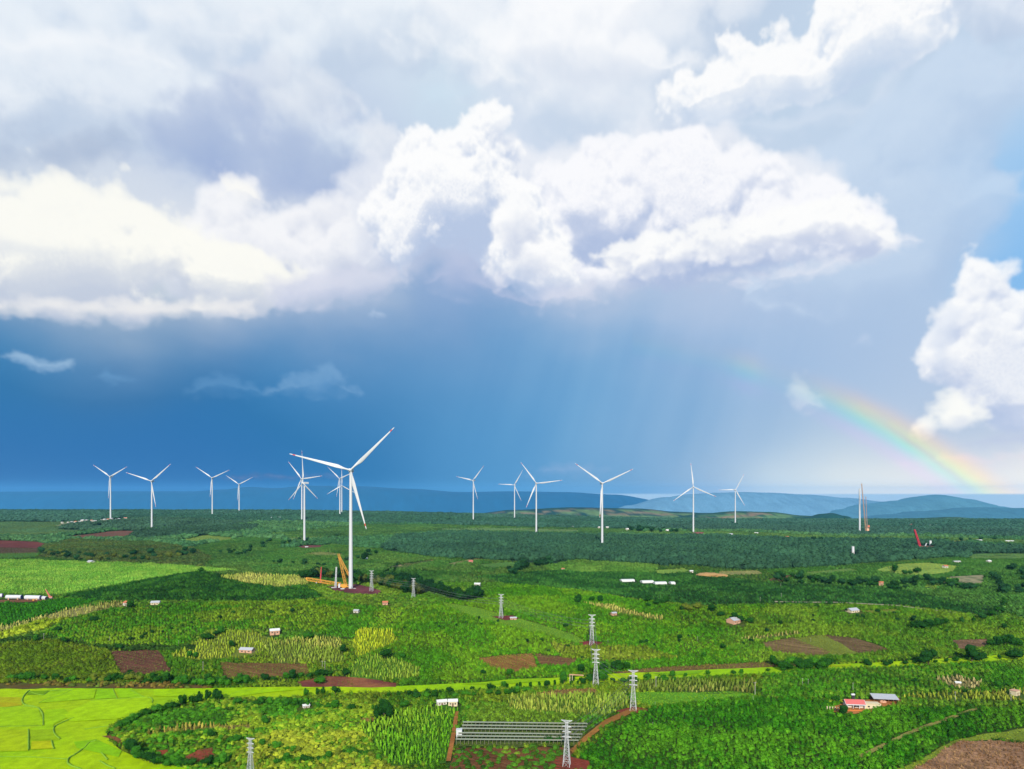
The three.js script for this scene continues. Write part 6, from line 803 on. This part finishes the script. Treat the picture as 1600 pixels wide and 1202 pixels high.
row([[860, 1072], [920, 1066], [990, 1068], [1060, 1066]], 16, 8, 16, ['round', 'tall'], [0, 1], 'dark tree round the foot of the pylon by the paddy strip', 'trees round the pylon by the paddy strip');
row([[940, 1050], [980, 1048], [900, 1052]], 9, 9, 15, ['round'], [0, 2], 'dark tree on the far edge of the paddy strip beside the pylon', 'trees on the far paddy edge');
row([[1000, 1062], [1100, 1058], [1180, 1052], [1260, 1047]], 9, 6, 11, ['round'], [1, 0], 'round tree along the right part of the paddy strip', 'trees along the right paddy strip');
row([[1200, 1042], [1250, 1041], [1300, 1040]], 9, 9, 16, ['round'], [0, 1, 3], 'leafy tree on the bank of the right paddy strip', 'trees on the right paddy bank');
row([[1210, 1048], [1280, 1050], [1290, 1048]], 7, 12, 20, ['round'], [1, 0], 'big leafy tree in front of the right paddy strip', 'big trees before the right paddy strip');
row([[1340, 1042], [1400, 1040], [1460, 1038], [1520, 1032], [1600, 1030]], 15, 6, 11, ['round'], [0, 2], 'dark tree along the paddies at the right edge', 'trees along the paddies at the right edge');
for (const [x, y, h, l] of [[1451, 1040, 26, 'largest dark tree standing against the paddies at the right'], [1444, 1041, 18, 'smaller dark tree leaning on the largest one at the right paddies'], [1519, 1035, 22, 'broad dark tree beside the paddies near the right edge'], [1530, 1034, 18, 'dark tree right of the broad one near the right edge'], [1586, 1032, 20, 'olive tree before the orange earth at the right edge']]) tree(x, y, h, 'round', 2, l);
row([[1010, 950], [1040, 944], [905, 942], [940, 940]], 10, 7, 12, ['round'], [2, 0], 'dark tree in the row on the crest of the middle slope', 'trees on the crest of the middle slope');
row([[1060, 958], [1090, 954], [1150, 972], [1180, 975]], 8, 8, 14, ['round', 'loose'], [2, 5, 0], 'tree round the house on the right slope', 'trees round the house on the right slope');
row([[1425, 983], [1450, 982], [1478, 978]], 11, 8, 15, ['round'], [2, 0], 'dark tree of the thick clump on the right hillside', 'trees of the clump on the right hillside');
row([[1490, 975], [1545, 968], [1570, 945], [1562, 960]], 9, 8, 15, ['round', 'tall'], [2, 0, 4], 'dark tree at the end of the pale track at the right', 'trees at the end of the pale track');
row([[1545, 1012], [1570, 1010], [1600, 1012]], 7, 10, 17, ['round'], [2, 0], 'dark tree above the paddies at the far right edge', 'trees above the paddies at the far right');
row([[0, 1062], [60, 1066], [150, 1068], [190, 1066], [260, 1070], [330, 1074], [400, 1070]], 34, 8, 16, ['round'], [1, 0, 3, 5], 'bushy tree on the bank above the left paddies', 'trees on the bank above the left paddies');
row([[200, 1062], [320, 1068], [380, 1066], [470, 1062], [520, 1056]], 20, 8, 15, ['round'], [0, 2, 1], 'dark tree below the brown square field', 'trees below the brown square field');
for (const [x, y, h, l] of [[203, 953, 12, 'dark round tree in front of the orange roofed house'], [148, 973, 11, 'round tree alone on the left slope below the tan strip'], [55, 1005, 11, 'round tree beside a pole on the olive slope'], [100, 1006, 9, 'small round tree on the olive slope right of the pole'], [90, 988, 9, 'small dark tree at the upper end of the yellow crop patch'], [185, 1015, 10, 'tree at the corner of the square brown field'], [323, 1002, 15, 'round dark tree left of the pair on the pepper slope'], [338, 995, 10, 'left tree of the small pair above the pepper slope'], [345, 993, 12, 'right tree of the small pair above the pepper slope'], [362, 1014, 11, 'dark tree beside the pale roofed low house'], [296, 1029, 10, 'small dark tree among the yellow pepper posts'], [305, 1030, 9, 'little dark tree right of it in the yellow pepper posts'], [314, 896, 9, 'single dark tree on the ridge between cane and coffee'], [482, 1000, 14, 'tree beside the pepper posts left of the middle'], [602, 1032, 18, 'big dark tree in the middle of the coffee slope edge'], [628, 1031, 11, 'small dark tree right of the big one on the coffee slope'], [535, 1022, 12, 'tree between the two yellow green pepper blocks'], [540, 1058, 13, 'tree beside the maroon earth bank'], [500, 1070, 15, 'tree in front of the maroon earth bank'], [755, 1056, 9, 'small tree under the diagonal rows field'], [796, 1058, 11, 'tree right of the small one under the diagonal rows'], [884, 983, 9, 'round dark tree on the middle slope below the grass lane'], [830, 966, 6, 'small tree on the coffee slope near the tan hut'], [1003, 1008, 8, 'round tree right of the middle pylon'], [1062, 1001, 8, 'small round tree on the slope right of the middle pylon'], [1130, 1016, 10, 'tree on the right coffee slope above the brown bank'], [1100, 1030, 9, 'tree on the slope above the right paddy bank'], [1372, 960, 8, 'tree beside the pale farm shed on the right hillside'], [1276, 950, 6, 'small tree near the pale track on the right hillside'], [1325, 978, 7, 'small tree on the open right hillside'], [1569, 985, 9, 'tree at the right edge of the hillside'], [1306, 1098, 12, 'dark tree behind the cream posts of the farm'], [1318, 1120, 15, 'dark bushy tree below the orange yard wall'], [1297, 1125, 11, 'brownish bush left of the tree below the yard wall'], [1253, 1133, 9, 'dark bush in the coffee left of the farm'], [857, 1162, 12, 'dark round tree inside the shade frames'], [872, 1160, 9, 'small dark tree right of the round one in the shade frames'], [498, 1122, 9, 'dark tree below the small white house'], [414, 1135, 14, 'round dark tree at the top of the tangled scrub'], [1510, 1085, 9, 'dark tree by the dry tan posts'], [1560, 1078, 14, 'dark tree left of the cream boxy house'], [1575, 1076, 12, 'second dark tree left of the cream boxy house'], [1430, 1070, 10, 'dark tree beside the row of tan posts']]) tree(x, y, h, 'round', [0, 2, 1][Math.floor(rnd() * 3)], l);
// the dark wood behind the main turbine and scattered trees over the plain
stand([[470, 905], [520, 904], [600, 916], [630, 925], [660, 930]], 60, 11, 16, [0, 2, 5], 'small dark trees of the wood behind the main turbine', 6);
stand([[600, 910], [650, 918], [690, 930], [730, 938], [745, 934]], 60, 12, 17, [0, 2], 'small dark trees of the wood right of the main turbine', 7);
stand([[800, 898], [820, 888], [860, 882], [790, 890]], 26, 7, 11, [4, 2], 'small dark trees of the grove in the middle distance', 6);
stand([[70, 868], [120, 872], [180, 876], [240, 872], [300, 868]], 46, 6, 11, [4, 5, 2], 'small dark trees of the hamlet at the left', 10);
stand([[340, 862], [380, 868], [420, 850], [470, 846]], 22, 4, 8, [4, 2], 'small dark trees on the farmland left of the second row turbine', 10);
stand([[420, 880], [480, 884], [560, 876], [590, 864]], 18, 5, 9, [4, 2], 'small dark trees on the slope behind the cranes', 8);
stand([[980, 827], [1000, 832], [1020, 830], [1060, 836]], 22, 5, 9, [4, 2], 'small dark trees round the houses right of the tall middle turbine', 5);
stand([[1210, 905], [1270, 910], [1340, 915], [1400, 920], [1450, 914], [1520, 925]], 60, 7, 12, [4, 2, 0], 'small dark trees in the farmland at the right', 9);
row([[1484, 916], [1496, 918], [1506, 919], [1518, 921], [1530, 922]], 6, 9, 11, ['round'], [4], 'round tree in the row in front of the bare yard', 'round trees in front of the bare yard', 1);
row([[1390, 897], [1420, 900], [1440, 893]], 4, 8, 12, ['round'], [2, 4], 'dark tree standing in the yellow green meadow at the right', 'trees in the meadow at the right');
stand([[1550, 905], [1570, 925], [1590, 930], [1600, 900], [1570, 890]], 22, 7, 12, [4, 2], 'small dark trees at the far right edge', 6);
stand([[1230, 850], [1300, 848], [1390, 852], [1480, 848], [1590, 842]], 22, 5, 9, [4, 2], 'small dark trees on the light strip at the right', 3);
stand([[640, 985], [760, 975], [820, 1000], [950, 1030], [1080, 990]], 26, 4, 7, [0, 2], 'small dark trees dotted over the middle slope', 14);
stand([[1150, 1010], [1260, 970], [1400, 965], [1500, 990]], 22, 4, 8, [0, 2], 'small dark trees dotted over the right hillside', 12);
stand([[30, 975], [180, 1000], [260, 990], [380, 960], [520, 960]], 24, 4, 8, [0, 2], 'small dark trees dotted over the left slope', 10);
stand([[1150, 1130], [1300, 1150], [1450, 1130], [1560, 1105]], 8, 5, 8, [0, 1], 'bushes in the lower right coffee', 14);
// ---------- concrete poles ----------
const pole = mergeGeometries([plain(new THREE.CylinderGeometry(0.1, 0.17, 8, 8).translate(0, 4, 0))]), armG = box(1.5, 0.12, 0.12, 0, 7.6, 0);
let poleCount = 0;
for (const [x, y, h] of [[503.5, 1049, 16], [507.5, 1049, 16], [1025, 1077, 20], [1180, 1088, 22], [1177, 1098, 10], [1000, 1035, 7], [1024, 1104, 7], [1020, 1136, 7], [1101, 1098, 7], [1188, 942, 9], [1221, 937, 10], [1220, 920, 8], [68, 1002, 12], [171, 1004, 9], [279, 1010, 9], [317, 1049, 15], [1333, 1082, 15], [1254, 1072, 12], [1263, 1072, 11], [1493, 1098, 17], [1580, 1101, 18], [872, 1015, 6], [1090, 1004, 9], [950, 1007, 7], [704, 973, 7], [710, 1022, 6], [722, 1179, 6], [788, 1125, 7], [953, 857, 8], [228, 842, 6], [1267, 1004, 7], [1407, 990, 6]].sort((a, b) => a[0] - b[0])) { const p = at(x, y), t = thing('utility_pole', `${nth(++poleCount)} from the left of the slender pale concrete poles among the fields`, 'pole', p, rr(-0.6, 0.6), 'concrete poles among the fields'); const k = ((h * -p[2]) / LENS) / 8; t.scale.setScalar(k); part('pole', pole, concrete, t); part('crossarm', armG, steel, t); }
renderer.render(scene, camera);
